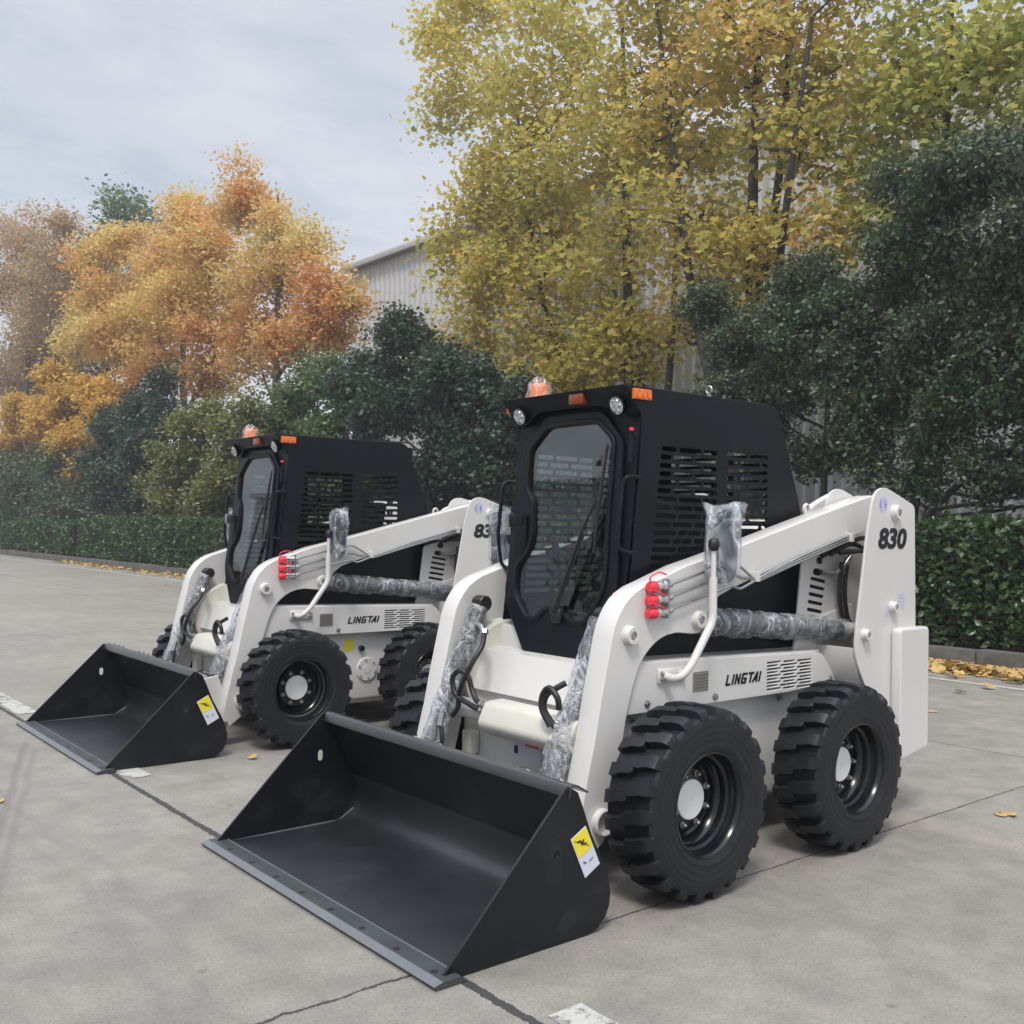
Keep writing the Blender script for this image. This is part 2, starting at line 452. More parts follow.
# ---- rear: engine side panels with slots, hood, towers, corner boxes
hl = []
for k in range(5):
    hl.append(slot(-1.315 + k * .0068, 1.172 - k * .0375, .135, .017, R(9)))
hl.append(slot(-1.325, 1.268, .062, .034, R(5))); hl.append(slot(-1.305, 1.212, .075, .034, R(5)))
EP = rnd([(-1.175, 1.262), (-1.125, .86), (-1.56, .86), (-1.56, 1.40), (-1.42, 1.325)], [.02, 0, 0, 0, .03])
eng = plate('engine_side_panel', EP, hl, .463, .474, WHITE, ROOT, .002)
obj('slot_backing', box_bm(-1.44, -1.19, .4590, .4605, .96, 1.31, 0), DARKP, eng)
mirror_part(eng)
HD = rnd([(-1.34, 1.15), (-1.36, 1.30), (-1.42, 1.39), (-1.655, 1.47), (-1.76, 1.48), (-1.90, 1.44), (-1.95, 1.15)], [.01, .03, .05, .05, .05, .05, .02])
hood = obj('engine_hood', plate_me(HD, [], -.37, .37, .02), WHITE, ROOT, 40)
obj('hood_rib', plate_me(rnd([(-1.375, 1.25), (-1.385, 1.485), (-1.43, 1.545), (-1.62, 1.618), (-1.72, 1.622), (-1.83, 1.57), (-1.86, 1.25)], [0, .03, .06, .06, .05, .05, 0]), [], .315, .355, .01), WHITE, hood, 40)
ring = bmesh.new()
tube_bm([(-1.335 + .022 * math.cos(2 * math.pi * k / 14), .385, 1.515 + .030 * math.sin(2 * math.pi * k / 14)) for k in range(14)], .009, 8, ring, closed=True)
box_bm(-1.355, -1.315, .37, .40, 1.25, 1.492, .005, 1, ring)
obj('lifting_eye', ring, WHITE, ROOT, 40)

TW = rnd([(-1.47, .50), (-1.353, .682), (-1.262, .82), (-1.277, .965), (-1.364, 1.423), (-1.412, 1.600), (-1.50, 1.640), (-1.793, 1.550), (-1.812, .94), (-1.80, .30), (-1.62, .27)], [.0, .10, .10, .05, .05, .06, .07, .03, 0, .03, .03])
tower = plate('tower', TW, [], .698, .711, WHITE, ROOT, .003)
obj('inner_tower_plate', plate_me(TW, [], .448, .458, .002), WHITE, tower, 35)
# web closing the tower at its rear and its curved lower front
obj('tower_web', box_bm(-1.81, -1.798, .458, .698, .30, 1.545, .002), WHITE, tower, 35)
web = bmesh.new()
pw = [(-1.50, .46), (-1.40, .60), (-1.33, .70), (-1.285, .80), (-1.285, .86)]
for off in (0,):
    A = [web.verts.new((x, .458, z)) for x, z in pw]; B = [web.verts.new((x, .698, z)) for x, z in pw]
    A2 = [web.verts.new((x - .012, .458, z)) for x, z in pw]; B2 = [web.verts.new((x - .012, .698, z)) for x, z in pw]
    for i in range(len(pw) - 1):
        web.faces.new((A[i], B[i], B[i + 1], A[i + 1])); web.faces.new((A2[i + 1], B2[i + 1], B2[i], A2[i]))
    web.faces.new((A[-1], B[-1], B2[-1], A2[-1]))
obj('tower_front_web', web, WHITE, tower, 40)
# sloping gusset seen behind the lift cylinder
obj('tower_gusset', plate_me([(-1.10, .845), (-1.14, .94), (-1.36, 1.00), (-1.60, 1.05), (-1.60, .62), (-1.30, .68)], [], .470, .484, .002), WHITE, tower, 35)
for (x, z, r) in ((-1.601, 1.511, .036), (-1.584, 1.046, .027), (-1.339, .923, .027)): boss(tower, x, .711, z, r, .03)
num = on_left_side(text_me('830', .132, .0006, .18, .0058, 1.0), -1.462, .7125, 1.338)
ww_ = [v.co.x for v in num.vertices]; wx_ = max(ww_); wd_ = wx_ - min(ww_)
for q_ in num.vertices: q_.co.x = -1.453 - (wx_ - q_.co.x) * .262 / wd_
obj('number_decal', num, DARKP, tower)
obj('mark_disc', plate_me(disc(-1.495, 1.548, .041), [], .7112, .7120, 0), LILAC, tower)
for cx, full in ((-1.478, 0), (-1.520, 1)):
    ce = bmesh.new()
    tube_bm([(cx + .011 * math.cos(R(a)), .7124, 1.549 + .019 * math.sin(R(a))) for a in range(-80, 81, 16)], .0026, 6, ce)
    if full: tube_bm([(cx + .011, .7124, 1.549), (cx - .001, .7124, 1.549)], .0026, 6, ce)
    obj('mark_letter', ce, BLUEP, tower)
for (a, b_, c, d) in ((-1.70, -1.640, 1.035, 1.12), (-1.555, -1.525, 1.00, 1.065)):
    for k in range(5): obj('faint_print', box_bm(a, b_, .7115, .7122, c + (d - c) * k / 5, c + (d - c) * (k + .55) / 5, 0), LILAC, tower)
cb = plate_me(rnd([(-1.575, .945), (-1.85, .945), (-1.85, .34), (-1.60, .30), (-1.575, .33)], [.03, .03, .02, .02, .02]), [], .712, .765, .012)
obj('corner_box', cb, WHITE, tower, 40)
tower_r = mirror_part(tower)
for ch in kids(tower_r):
    if ch.name.startswith('number_decal') or ch.name.startswith('mark_letter'):
        w = [v.co.x for v in ch.data.vertices]; cx = (min(w) + max(w)) / 2
        b = bmesh.new(); b.from_mesh(ch.data)
        for v in b.verts: v.co.x = 2 * cx - v.co.x
        bmesh.ops.reverse_faces(b, faces=b.faces[:]); b.to_mesh(ch.data); b.free()
# hydraulic clutter inside the tower, under the arm
hy = bmesh.new()
for k, (x, z) in enumerate(((-1.50, 1.30), (-1.56, 1.33), (-1.62, 1.27))):
    tube_bm(smooth_path([(-1.30 - .03 * k, .50 + .03 * k, 1.29 + .01 * k), (x, .52 + .03 * k, z + .05), (x - .12, .54, z + .02), (-1.78, .55, 1.2)]), .012, 8, hy)
obj('hydraulic_hose', hy, HOSE, tower, 40)
for (x, dz) in ((-1.455, 0), (-1.50, .03)):
    obj('hydraulic_hose', tube_bm(smooth_path([(x, .515, 1.26), (x + .02, .515, 1.12), (x - .01, .51, 1.00), (x - .06, .51, .96 - dz)]), .011, 10), HOSE, tower, 60)
fit = bmesh.new()
tube_bm(smooth_path([(-1.31, .49, 1.212), (-1.40, .505, 1.205), (-1.47, .51, 1.235), (-1.52, .52, 1.29)]), .012, 8, fit)
tube_bm([(-1.40, .505, 1.20), (-1.425, .505, 1.213)], .019, 8, fit); tube_bm([(-1.49, .51, 1.25), (-1.51, .515, 1.275)], .019, 8, fit)
tube_bm([(-1.455, .515, 1.20), (-1.455, .515, 1.25)], .013, 6, fit)
obj('steel_fitting', fit, STEEL, tower, 50)

# ---- lift arms
AF = [(.405, .122), (.384, .24), (.338, .45), (.305, .578), (.276, .724), (.247, .85), (.218, .977), (.205, 1.02), (.183, 1.062), (.160, 1.096), (.132, 1.126), (.095, 1.151), (.055, 1.171), (-.025, 1.196), (-.208, 1.255), (-.342, 1.285), (-.604, 1.349), (-1.049, 1.461), (-1.523, 1.576), (-1.65, 1.60), (-1.68, 1.56), (-1.68, 1.46), (-1.64, 1.43), (-1.558, 1.415), (-1.282, 1.355), (-1.052, 1.296), (-.682, 1.200), (-.533, 1.160), (-.43, 1.125), (-.375, 1.085), (-.345, 1.03), (-.33, .99), (-.30, .972), (-.26, .970), (-.159, .980), (-.1, .973), (-.06, .960), (-.025, .942), (.01, .915), (.037, .889), (.062, .855), (.081, .814), (.098, .77), (.112, .724), (.133, .649), (.165, .48), (.195, .36), (.222, .245), (.246, .194), (.369, .105), (.39, .103)]
arm = plate('lift_arm', AF, [], .467, .575, WHITE, ROOT, .004, smooth=50)
arm['label'] = 'white bent lift arm'
boss(arm, .125, .575, .985, .036, .03); boss(arm, -.285, .575, 1.03, .036, .03)
tr_ = lathe_bm([(.052, .56), (.052, .603), (.046, .606), (.043, .60), (.043, .565)], 'Y', 28, center=(.262, 0, .275))
obj('tube_end', tr_, WHITE, arm, 40); bolt(arm, .376, .577, .141, .013)
arm_r = mirror_part(arm)
# coupler bank with red caps and the steel lines running back
cpl = obj('coupler_bank', box_bm(-.074, -.064, .576, .612, 1.045, 1.205, .002), STEEL, arm)
for k, z in enumerate((1.178, 1.125, 1.072)):
    xx = .035 - k * .004
    c_ = lathe_bm([(0, 0), (.018, 0), (.019, .01), (.015, .013), (.015, .04), (.019, .044), (.017, .075), (0, .075)], 'X', 18)
    for v in c_.verts: v.co = Vector((-.065 + v.co.x * .9, .596 + v.co.y, z + v.co.z))
    obj('quick_coupler', c_, CHROME, arm, 40)
    c_ = lathe_bm([(0, .0), (.021, 0), (.024, .006), (.023, .030), (.017, .040), (0, .043)], 'X', 18)
    for v in c_.verts: v.co = Vector((-.004 + v.co.x * 1.05, .596 + v.co.y, z - .004 + v.co.z))
    obj('red_cap', c_, RED, arm, 40)
    obj('cap_strap', tube_bm(smooth_path([(.03, .605, z + .01), (.045, .612, z + .035), (.0, .618, z + (.055 if k == 0 else .03)), (-.05, .612, z + (.045 if k == 0 else .012))]), .0035, 6), RED, arm, 60)
    c_ = bmesh.new(); tube_bm([(-.074, .596, z), (-.10, .596, z + .006)], .013, 6, c_)
    obj('line_nut', c_, STEEL, arm)
    zz = [1.178, 1.128, 1.075][k]
    path = [(-.095, .596, zz + .004), (-.30, .596, zz + .052), (-.49, .596, zz + .095), (-.54, .596, zz + .075 - .00 * k), (-.66 - .02 * k, .596, 1.182 + .012 * k), (-1.0, .594, 1.272 + .012 * k), (-1.40, .594, 1.372 + .012 * k)]
    obj('steel_line', tube_bm(bend_path(path, .03), .0062, 8), STEEL, arm, 60)
for x, z in ((-.655, 1.205), (-1.395, 1.385)):
    obj('line_clip', box_bm(x - .012, x + .012, .575, .612, z - .022, z + .022, .003), WHITE, arm)

# cross member between the arms, with end fittings
cm = bmesh.new()
cmo = plate_me(rnd([(.165, .52), (.19, .650), (.30, .645), (.345, .55), (.30, .500)], .025), [], -.115, .466, .006)
cross = obj('cross_member', cmo, CREAM, ROOT, 40)
obj('cross_tube', tube_bm([(.235, -.466, .58), (.235, -.11, .58)], .045, 20), WHITE, cross, 40)
for s in (-1,):
    f_ = bmesh.new()
    for dz in (.0, .045):
        tube_bm([(.30, -.115, .600 + dz * .6), (.30, -.150, .602 + dz * .6)], .013, 6, f_)
        tube_bm([(.30, -.128, .601 + dz * .6), (.30, -.142, .602 + dz * .6)], .018, 6, f_)
    obj('hose_fitting', f_, STEEL, cross)
obj('stop_block', box_bm(.158, .21, -.40, -.33, .36, .47, .012), CREAM, cross, 40)

# ---- crumpled film tubes
def wrap_bm(p0, p1, r0, r1, amp=.010, seg=40, n=60, seed=0, bell=0):
    b = bmesh.new(); p0, p1 = Vector(p0), Vector(p1); u, v, d = frame_from(p1 - p0); rings = []
    for i in range(n + 1):
        t = i / n; c = p0.lerp(p1, t); r = r0 + (r1 - r0) * t; row = []
        if bell: r += bell * math.exp(-((t - .0) / .06) ** 2)
        for k in range(seg):
            a = 2 * math.pi * k / seg; w = u * math.cos(a) + v * math.sin(a)
            q = c + w * r
            nz = noise.noise(Vector((q.x * 13 + seed, q.y * 13, q.z * 13)))
            n2 = 1 - abs(noise.noise(Vector((q.x * 34, q.y * 34 + seed, q.z * 34)))) * 2
            row.append(b.verts.new(q + w * (nz * amp + n2 * amp * .45)))
        rings.append(row)
    for i in range(n):
        for k in range(seg): b.faces.new((rings[i][k], rings[i][(k + 1) % seg], rings[i + 1][(k + 1) % seg], rings[i + 1][k]))
    return b

# lift cylinders
lc = bmesh.new()
tube_bm([(-.42, .527, 1.016), (-1.40, .527, .93)], .043, 24, lc)
tube_bm([(-.285, .527, 1.03), (-.42, .527, 1.016)], .024, 16, lc)
lift = obj('lift_cylinder', lc, DARKCYL, ROOT, 40)
ey = bmesh.new(); lathe_bm([(.0, .49), (.045, .49), (.045, .565), (0, .565)], 'Y', 20, ey, center=(-.285, 0, 1.03))
tube_bm([(-1.40, .527, .93), (-1.62, .527, .91)], .040, 20, ey)
obj('cylinder_eye', ey, WHITE, lift, 40)
obj('plastic_wrap', wrap_bm((-.30, .527, 1.022), (-1.45, .527, .925), .060, .053, .014, seed=3), FILM, lift, 180)
lift_r = mirror_part(lift)

# tilt cylinders with wraps and hose loops
tc_ = bmesh.new()
tube_bm([(.125, .41, .985), (.285, .41, .62)], .036, 22, tc_); tube_bm([(.285, .41, .62), (.365, .41, .44)], .021, 14, tc_)
tube_bm([(.10, .41, 1.045), (.128, .41, .98)], [.030, .040], 14, tc_)
tilt = obj('tilt_cylinder', tc_, DARKCYL, ROOT, 40)
obj('cylinder_cap', lathe_bm([(0, .375), (.034, .375), (.038, .38), (.038, .44), (.034, .445), (0, .445)], 'Y', 12, center=(.098, 0, 1.045)), HOSE, tilt, 30)
obj('cylinder_foot', tube_bm([(.345, .41, .485), (.375, .41, .415)], .034, 14), DARKCYL, tilt, 40)
obj('plastic_wrap', wrap_bm((.115, .41, 1.03), (.37, .41, .425), .046, .050, .013, seed=9), FILM, tilt, 180)
port = bmesh.new(); tube_bm([(.345, .37, .56), (.365, .36, .505)], .014, 8, port)
obj('hose_fitting', port, STEEL, tilt, 40)
tilt_r = mirror_part(tilt)
port = bmesh.new(); tube_bm([(.15, -.38, .955), (.185, -.29, .945), (.20, -.255, .915)], .013, 8, port); tube_bm([(.19, -.268, .935), (.197, -.258, .918)], .018, 6, port)
obj('hose_fitting', port, STEEL, tilt_r, 40)
def hose(parent, pts, r=.0125): return obj('hydraulic_hose', tube_bm(smooth_path(pts), r, 10), HOSE, parent, 60)
# right loop (traced) and left loop
hose(tilt_r, [(.195, -.262, .925), (.24, -.22, .87), (.29, -.222, .80), (.312, -.262, .71), (.308, -.292, .65), (.305, -.305, .59), (.31, -.34, .55)])
hose(tilt_r, [(.30, -.150, .602), (.305, -.225, .618), (.312, -.312, .650), (.315, -.336, .716), (.308, -.296, .757), (.298, -.244, .738), (.292, -.222, .685), (.294, -.190, .645), (.30, -.150, .630)])
hose(tilt_r, [(.365, -.345, .50), (.372, -.33, .45), (.375, -.335, .40)], .010)
hose(tilt, [(.30, .405, .79), (.33, .375, .765), (.345, .34, .735), (.345, .325, .685), (.335, .35, .64), (.32, .385, .60)])
hose(tilt, [(.34, .36, .615), (.352, .322, .68), (.352, .325, .735), (.35, .362, .768), (.345, .405, .735), (.335, .405, .69)])

# ---- quick attach frame behind the bucket
qa = bmesh.new()
box_bm(.465, .495, -.52, .52, .14, .22, .006, 1, qa); box_bm(.50, .53, -.52, .52, .36, .42, .006, 1, qa)
for y in (-.50, -.30, .30, .50): join(qa, (lambda m: (lambda b: (b.from_mesh(m), b)[1])(bmesh.new()))(plate_me([(.36, .10), (.47, .12), (.52, .42), (.40, .44), (.35, .30)], [], y - .01, y + .01, .002)))
obj('quick_attach_frame', qa, WHITE, ROOT, 40)

# ---- bucket
SPF = [(1.212, .006), (.697, .522), (.685, .527), (.640, .500), (.612, .44), (.575, .35), (.522, .255), (.488, .185), (.476, .13), (.480, .085), (.500, .045), (.535, .016), (.58, .004), (.66, .002)]
def shell_bm(prof, y0, y1, th):
    """sheet following an open (x,z) profile, with thickness th on its right-hand side"""
    b = bmesh.new(); P = [Vector(p) for p in prof]; N = []
    for i in range(len(P)):
        d = (P[min(i + 1, len(P) - 1)] - P[max(i - 1, 0)]).normalized(); N.append(Vector((-d.y, d.x)))
    cols = []
    for y in (y0, y1):
        cols.append([b.verts.new((p.x, y, p.y)) for p in P]); cols.append([b.verts.new((p.x + n.x * th, y, p.y + n.y * th)) for p, n in zip(P, N)])
    a0, b0, a1, b1 = cols
    for i in range(len(P) - 1):
        b.faces.new((a0[i], a0[i + 1], a1[i + 1], a1[i])); b.faces.new((b0[i], b1[i], b1[i + 1], b0[i + 1]))
        b.faces.new((a0[i], b0[i], b0[i + 1], a0[i + 1])); b.faces.new((a1[i], a1[i + 1], b1[i + 1], b1[i]))
    b.faces.new((a0[0], a1[0], b1[0], b0[0])); b.faces.new((a0[-1], b0[-1], b1[-1], a1[-1]))
    bmesh.ops.recalc_face_normals(b, faces=b.faces[:]); return b
back = [(1.170, .008), (.95, .006), (.66, .006), (.60, .010), (.555, .024), (.520, .050), (.500, .085), (.494, .125), (.500, .17), (.52, .225), (.575, .335), (.618, .43), (.645, .490), (.655, .508)]
bk = shell_bm(back, -.834, .834, -.008)
bucket = obj('bucket', bk, [BUCKET, SHEEN], ROOT, 30)
for p in bucket.data.polygons:
    if p.center.z < .20: p.material_index = 1
bucket['label'] = 'black open steel bucket with its cutting edge on the concrete'
for y in (-.845, .834):
    plate('side_plate', SPF, [slot(.700, .330, .052, .027, R(90), 5)] if y < 0 else [disc(.735, .305, .013, 14)], y, y + .011, BUCKET, bucket, .0025, smooth=30)
lipo = bmesh.new()
lip = shell_bm([(.690, .489), (.683, .522), (.668, .531), (.648, .527), (.596, .498)], -.833, .850, .007)
bl_ = obj('top_lip', lip, SHEEN, bucket, 50)
for yc, n_ in ((-.62, 6), (-.10, 7), (.62, 4)):
    for k in range(n_):
        obj('lip_hole', lathe_bm([(.0075, 0), (.0075, .0015), (0, .0015)], 'Z', 10, center=(.634 + (k % 2) * .018, yc + (k - n_ / 2) * .045, .5265 + (k % 2) * .0085)), DARKP, bucket)
obj('weld_bead', tube_bm([(1.149, -.83, .0215), (1.149, .83, .0215)], .004, 6), EDGE, bucket, 60)
for s_ in (-1, 1): obj('weld_bead', tube_bm([(1.15, .832 * s_, .012), (.60, .832 * s_, .014), (.52, .832 * s_, .06)], .004, 6), paint('weld_grey', (.09, .10, .11), .4) if s_ < 0 else bpy.data.materials['weld_grey'], bucket, 60)
ce_ = bmesh.new()
def edge_sec(y): return [(1.150, y, .0225), (1.218, y, .0225), (1.252, y, .0145), (1.246, y, .003), (1.13, y, .003)]
A = [ce_.verts.new(v) for v in edge_sec(-.878)]; B = [ce_.verts.new(v) for v in edge_sec(.878)]
for i in range(5): ce_.faces.new((A[i], A[(i + 1) % 5], B[(i + 1) % 5], B[i]))
ce_.faces.new(A[::-1]); ce_.faces.new(B); bmesh.ops.recalc_face_normals(ce_, faces=ce_.faces[:])
cut = obj('cutting_edge', ce_, [LIPG, EDGE], bucket)
for p in cut.data.polygons:
    if p.normal.z > .2 and p.normal.x > .15: p.material_index = 1
for k in range(8):
    obj('edge_bolt_hole', lathe_bm([(.0125, .0226), (.0125, .0233), (0, .0233)], 'Z', 14, center=(1.197, -.70 + k * .2143, 0)), DARKP, bucket)
for (xa, za, xb, zb) in ((.53, .03, .70, .505),): pass
st = rnd([(0, 0), (.085, 0), (.085, .15), (0, .15)], .003)
ang = R(-25)
def stp(px, pz, ca=math.cos(ang), sa=math.sin(ang)): return (.603 - (px * ca - pz * sa), .203 + (px * sa + pz * ca))
def stick(name, x0, x1, z0, z1, y, m):
    o_ = [(.603 + .0, 0)]
    c = [(x0, z0), (x1, z0), (x1, z1), (x0, z1)]
    e1 = Vector((-.069, .036)).normalized(); e2 = Vector((.071, .143)).normalized()
    base = Vector((.602, .202))
    q = [tuple(base + e1 * a + e2 * b) for a, b in c]
    return plate(name, q, [], y, y + .0009, m, bucket, 0)
stick('sticker', 0, .078, .0, .160, .8455, PALEST); stick('sticker_warning', .003, .075, .078, .157, .8466, YELLOW)
pic = bmesh.new()
def sp_(a, b):
    e1 = Vector((-.069, .036)).normalized(); e2 = Vector((.071, .143)).normalized(); q = Vector((.602, .202)) + e1 * a + e2 * b; return (q.x, .8479, q.y)
tube_bm([sp_(.02, .135), sp_(.035, .130), sp_(.040, .112), sp_(.055, .106)], .003, 6, pic)
tube_bm([sp_(.034, .112), sp_(.05, .125)], .003, 6, pic); tube_bm([sp_(.062, .09), sp_(.01, .145)], .0012, 5, pic)
tube_bm([sp_(.015, .055), sp_(.025, .045)], .002, 5, pic); tube_bm([sp_(.04, .04), sp_(.06, .042)], .0012, 5, pic)
obj('pictogram', pic, DARKP, bucket)
# ---- cab
def dx(z, off=0.0): return .008 - .103 * (z - .835) + off      # the sloping door plane
def lean(me, off=0.0):
    """tilt a plate built at x=0 into the door plane"""
    for v in me.vertices: v.co.x += dx(v.co.z, off)
    return me
cabm = bmesh.new()
# roof sheet, tub floor, corner posts
for b in (plate_me(rnd([(-.012, 2.012), (-.03, 1.992), (-1.0, 1.995), (-1.06, 1.955), (-1.08, 1.965), (-1.02, 2.016)], [0, 0, .03, 0, 0, .04]), [], -.403, .403, .003),
          plate_me([(.0, .80), (-1.22, .80), (-1.22, .92), (-.06, .92)], [], -.40, .40, .003)):
    cabm.from_mesh(b); bpy.data.meshes.remove(b)
cab = obj('cab', cabm, BLACK, ROOT, 40); cab['label'] = 'black enclosed operator cab with slotted sides'
def cabslots():
    h = []
    for r_ in range(19):
        z = 1.757 - r_ * .0365; sh = r_ * .0045
        A_ = [(-.235, -.335), (-.350, -.500), (-.515, -.61)] if r_ % 2 == 0 else [(-.235, -.300), (-.315, -.44), (-.455, -.61)]
        B_ = [(-.680, -.83), (-.845, -.985)] if r_ % 2 == 0 else [(-.680, -.765), (-.78, -.925), (-.94, -.985)]
        for i, (a, b) in enumerate(A_): h.append(slot((a + b) / 2 + (sh / 2 if i == 0 else 0), z, abs(a - b) + (sh if i == 0 else 0), .0215))
        if r_ < 10:
            for (a, b) in B_: h.append(slot((a + b) / 2, z, abs(a - b), .0215))
    return h
SO = rnd([(-.004, 2.010), (-.112, 1.887), (-.095, 1.64), (-.055, 1.2), (-.02, .90), (-.06, .80), (-1.20, .80), (-1.29, .95), (-1.255, 1.50), (-1.232, 1.571), (-1.098, 1.901), (-1.06, 2.012)], [.01, .02, .05, .1, .05, .05, .03, .05, .05, .03, .05, .06])
cs = plate('cab_side', SO, cabslots(), .402, .408, BLACK, cab, .0015, smooth=30)
mirror_part(cs)
# rear wall with slots
rs = []
for r_ in range(17):
    z = 1.80 - r_ * .042
    for (a, b) in ([(-.31, -.03), (.0, .31)] if r_ % 2 == 0 else [(-.31, .08), (.11, .31)]): rs.append(slot((a + b) / 2, z, abs(a - b), .024))
rw = plate_me(rnd([(-.40, .84), (.40, .84), (.40, 1.99), (-.40, 1.99)], .02), rs, -1.105, -1.10, .001, 'YZ')
obj('rear_grille', rw, BLACK, cab, 30)
# front frame behind the door
def sy(pts): return [(-y, z) for y, z in pts] + [(y, z) for y, z in reversed(pts)]
FR = sy([(.20, .812), (.395, 1.13), (.400, 1.95)])
FR = [(-.21, .808), (.21, .808), (.395, 1.13), (.400, 1.97), (-.400, 1.97), (-.395, 1.13)]
IN = [(-.165, .93), (.165, .93), (.31, 1.13), (.30, 1.76), (.16, 1.88), (-.16, 1.88), (-.30, 1.76), (-.31, 1.13)]
fw = lean(plate_me(FR, [IN], -.030, -.012, .003, 'YZ')); obj('front_frame', fw, BLACK, cab, 30)
# visor with lamps
VP = rnd([(-.402, 2.012), (.402, 2.012), (.408, 1.915), (.385, 1.885), (.345, 1.892), (.20, 1.945), (-.20, 1.945), (-.345, 1.892), (-.385, 1.885), (-.408, 1.915)], [.005, .005, .02, .02, .03, .03, .03, .03, .02, .02])
vm = plate_me(VP, [], -.006, .0, .002, 'YZ')
for v in vm.vertices: v.co.x += -.005 - (2.012 - v.co.z) * .80
visor = obj('roof_visor', vm, BLACK, cab, 30)
def vx(z): return -.005 - (2.012 - z) * .80
def lamp(y, z):
    c = Vector((vx(z), y, z)); n = Vector((.88, 0, -.30)).normalized()
    def disc_bm(prof, seg=26):
        b = lathe_bm(prof, 'X', seg); q = Vector((1, 0, 0)).rotation_difference(n)
        for v in b.verts: v.co = q @ v.co + c
        return b
    o = obj('work_lamp', disc_bm([(0, -.02), (.024, -.02), (.043, .006), (.045, .024), (.041, .028), (.038, .022), (0, .020)]), BLACK, ROOT, 40)
    o['label'] = 'round work lamp on the cab visor'
    lb = disc_bm([(.0385, .022), (.038, .026), (.022, .032), (0, .033)])
    obj('lamp_lens', lb, LENS, o, 60)
    for k in range(6):
        a = R(60 * k); b = bmesh.new(); lathe_bm([(.0085, .029), (.006, .0345), (0, .0355)], 'X', 8, b, center=(0, .023 * math.cos(a), .023 * math.sin(a)))
        q = Vector((1, 0, 0)).rotation_difference(n)
        for v in b.verts: v.co = q @ v.co + c
        obj('lamp_led', b, CHROME if k % 2 else STEEL, o, 60)
lamp(.323, 1.938); lamp(-.323, 1.938)
ml = box_bm(vx(1.98) - .004, vx(1.98) + .006, -.028, .112, 0, 1, 0); ml.free()
fm = box_bm(vx(1.955) - .012, vx(1.99) + .010, .052, .142, 1.953, 1.999, .004)
o_ = obj('marker_lamp', fm, AMBER_DARK, ROOT, 40)
for s in (1, -1):
    m_ = obj('marker_lamp', box_bm(-.152, -.045, .408, .426, 1.953, 1.998, .004), AMBER, ROOT, 40)
    for k in range(3): obj('lens_rib', box_bm(-.142 + k * .033, -.122 + k * .033, .4262, .429, 1.960, 1.991, .003, 1), AMBER, m_, 40)
    if s < 0:
        m_.data = mirror_me(m_.data)
        for ch in kids(m_): ch.data = mirror_me(ch.data)
# beacon in a plastic bag
bc = lathe_bm([(0, 2.012), (.052, 2.012), (.052, 2.028), (.046, 2.032), (.045, 2.085), (.036, 2.10), (0, 2.106)], 'Z', 26, center=(-.165, -.325, 0))
beacon = obj('beacon', bc, paint('orange_beacon', (.95, .24, .06), .25, coat=.5, var=.1), ROOT, 50); beacon['label'] = 'orange roof beacon still in its clear bag'
bb = lathe_bm([(.085, 2.014), (.070, 2.022), (.058, 2.034), (.056, 2.06), (.055, 2.09), (.046, 2.112), (.030, 2.125), (.012, 2.135), (0, 2.137)], 'Z', 30, center=(-.165, -.325, 0))
bmesh.ops.subdivide_edges(bb, edges=bb.edges[:], cuts=2, use_grid_fill=True)
for v in bb.verts: v.co += Vector((v.co.x + .165, v.co.y + .325, 0)).normalized() * noise.noise(v.co * 40) * .012 + Vector((0, 0, noise.noise(v.co * 30) * .006))
obj('plastic_bag', bb, FILM_WHITE, beacon, 180)
er = bmesh.new(); tube_bm([(-.617, .348 + .016 * math.cos(2 * math.pi * k / 14), 2.052 + .017 * math.sin(2 * math.pi * k / 14)) for k in range(14)], .006, 8, er, closed=True)
tube_bm([(-.617, .348, 2.012), (-.617, .348, 2.034)], .009, 10, er)
eb = obj('eye_bolt', er, STEEL, ROOT, 60)

# door with its window
DO = rnd([(-.199, .838), (.199, .838), (.345, 1.075), (.368, 1.12), (.345, 1.45), (.328, 1.785), (.184, 1.93), (-.184, 1.93), (-.334, 1.782), (-.350, 1.45), (-.370, 1.10), (-.34, 1.03)], [.02, .02, .03, .03, .05, .04, .05, .05, .04, .05, .03, .03])
WI = rnd([(-.160, 1.870), (-.272, 1.768), (-.262, 1.586), (-.213, 1.534), (-.192, 1.366), (-.215, 1.288), (-.285, 1.225), (-.288, 1.13), (-.268, 1.08), (-.192, 1.002), (-.124, 1.003), (-.072, 1.052), (-.020, 1.060), (.005, 1.028), (.073, 1.029), (.116, 1.003), (.185, 1.006), (.225, 1.05), (.277, 1.122), (.290, 1.20), (.276, 1.45), (.272, 1.782), (.162, 1.873)], [.03, .03, .02, .02, .04, .03, .03, .04, .03, .02, .02, .02, .02, .02, .02, .02, .02, .03, .04, .05, .05, .03, .03])
door = obj('door', lean(plate_me(DO, [WI], -.008, .014, .005, 'YZ')), BLACK, ROOT, 30)
door['label'] = 'black cab door with a tall cut-cornered window'
cx_, cz_ = 0.0, 1.43
def scale_loop(l, dd):
    out = []; n = len(l)
    for i in range(n):
        a, b = Vector(l[i - 1]), Vector(l[(i + 1) % n]); t = (b - a)
        if t.length < 1e-6: continue
        t.normalize(); nn = Vector((t.y, -t.x)); out.append((l[i][0] + nn.x * dd, l[i][1] + nn.y * dd))
    return out
area = sum(WI[i - 1][0] * WI[i][1] - WI[i][0] * WI[i - 1][1] for i in range(len(WI)))
sgn = 1 if area > 0 else -1
rim_o = scale_loop(WI, .022 * sgn)
obj('window_trim', lean(plate_me(rim_o, [WI], .0145, .024, .004, 'YZ')), BLACK, door, 60)
pm = lean(plate_me(scale_loop(WI, .006 * sgn), [], .003, .006, 0, 'YZ')); obj('window_pane', pm, GLASS, door)
wp = bmesh.new()
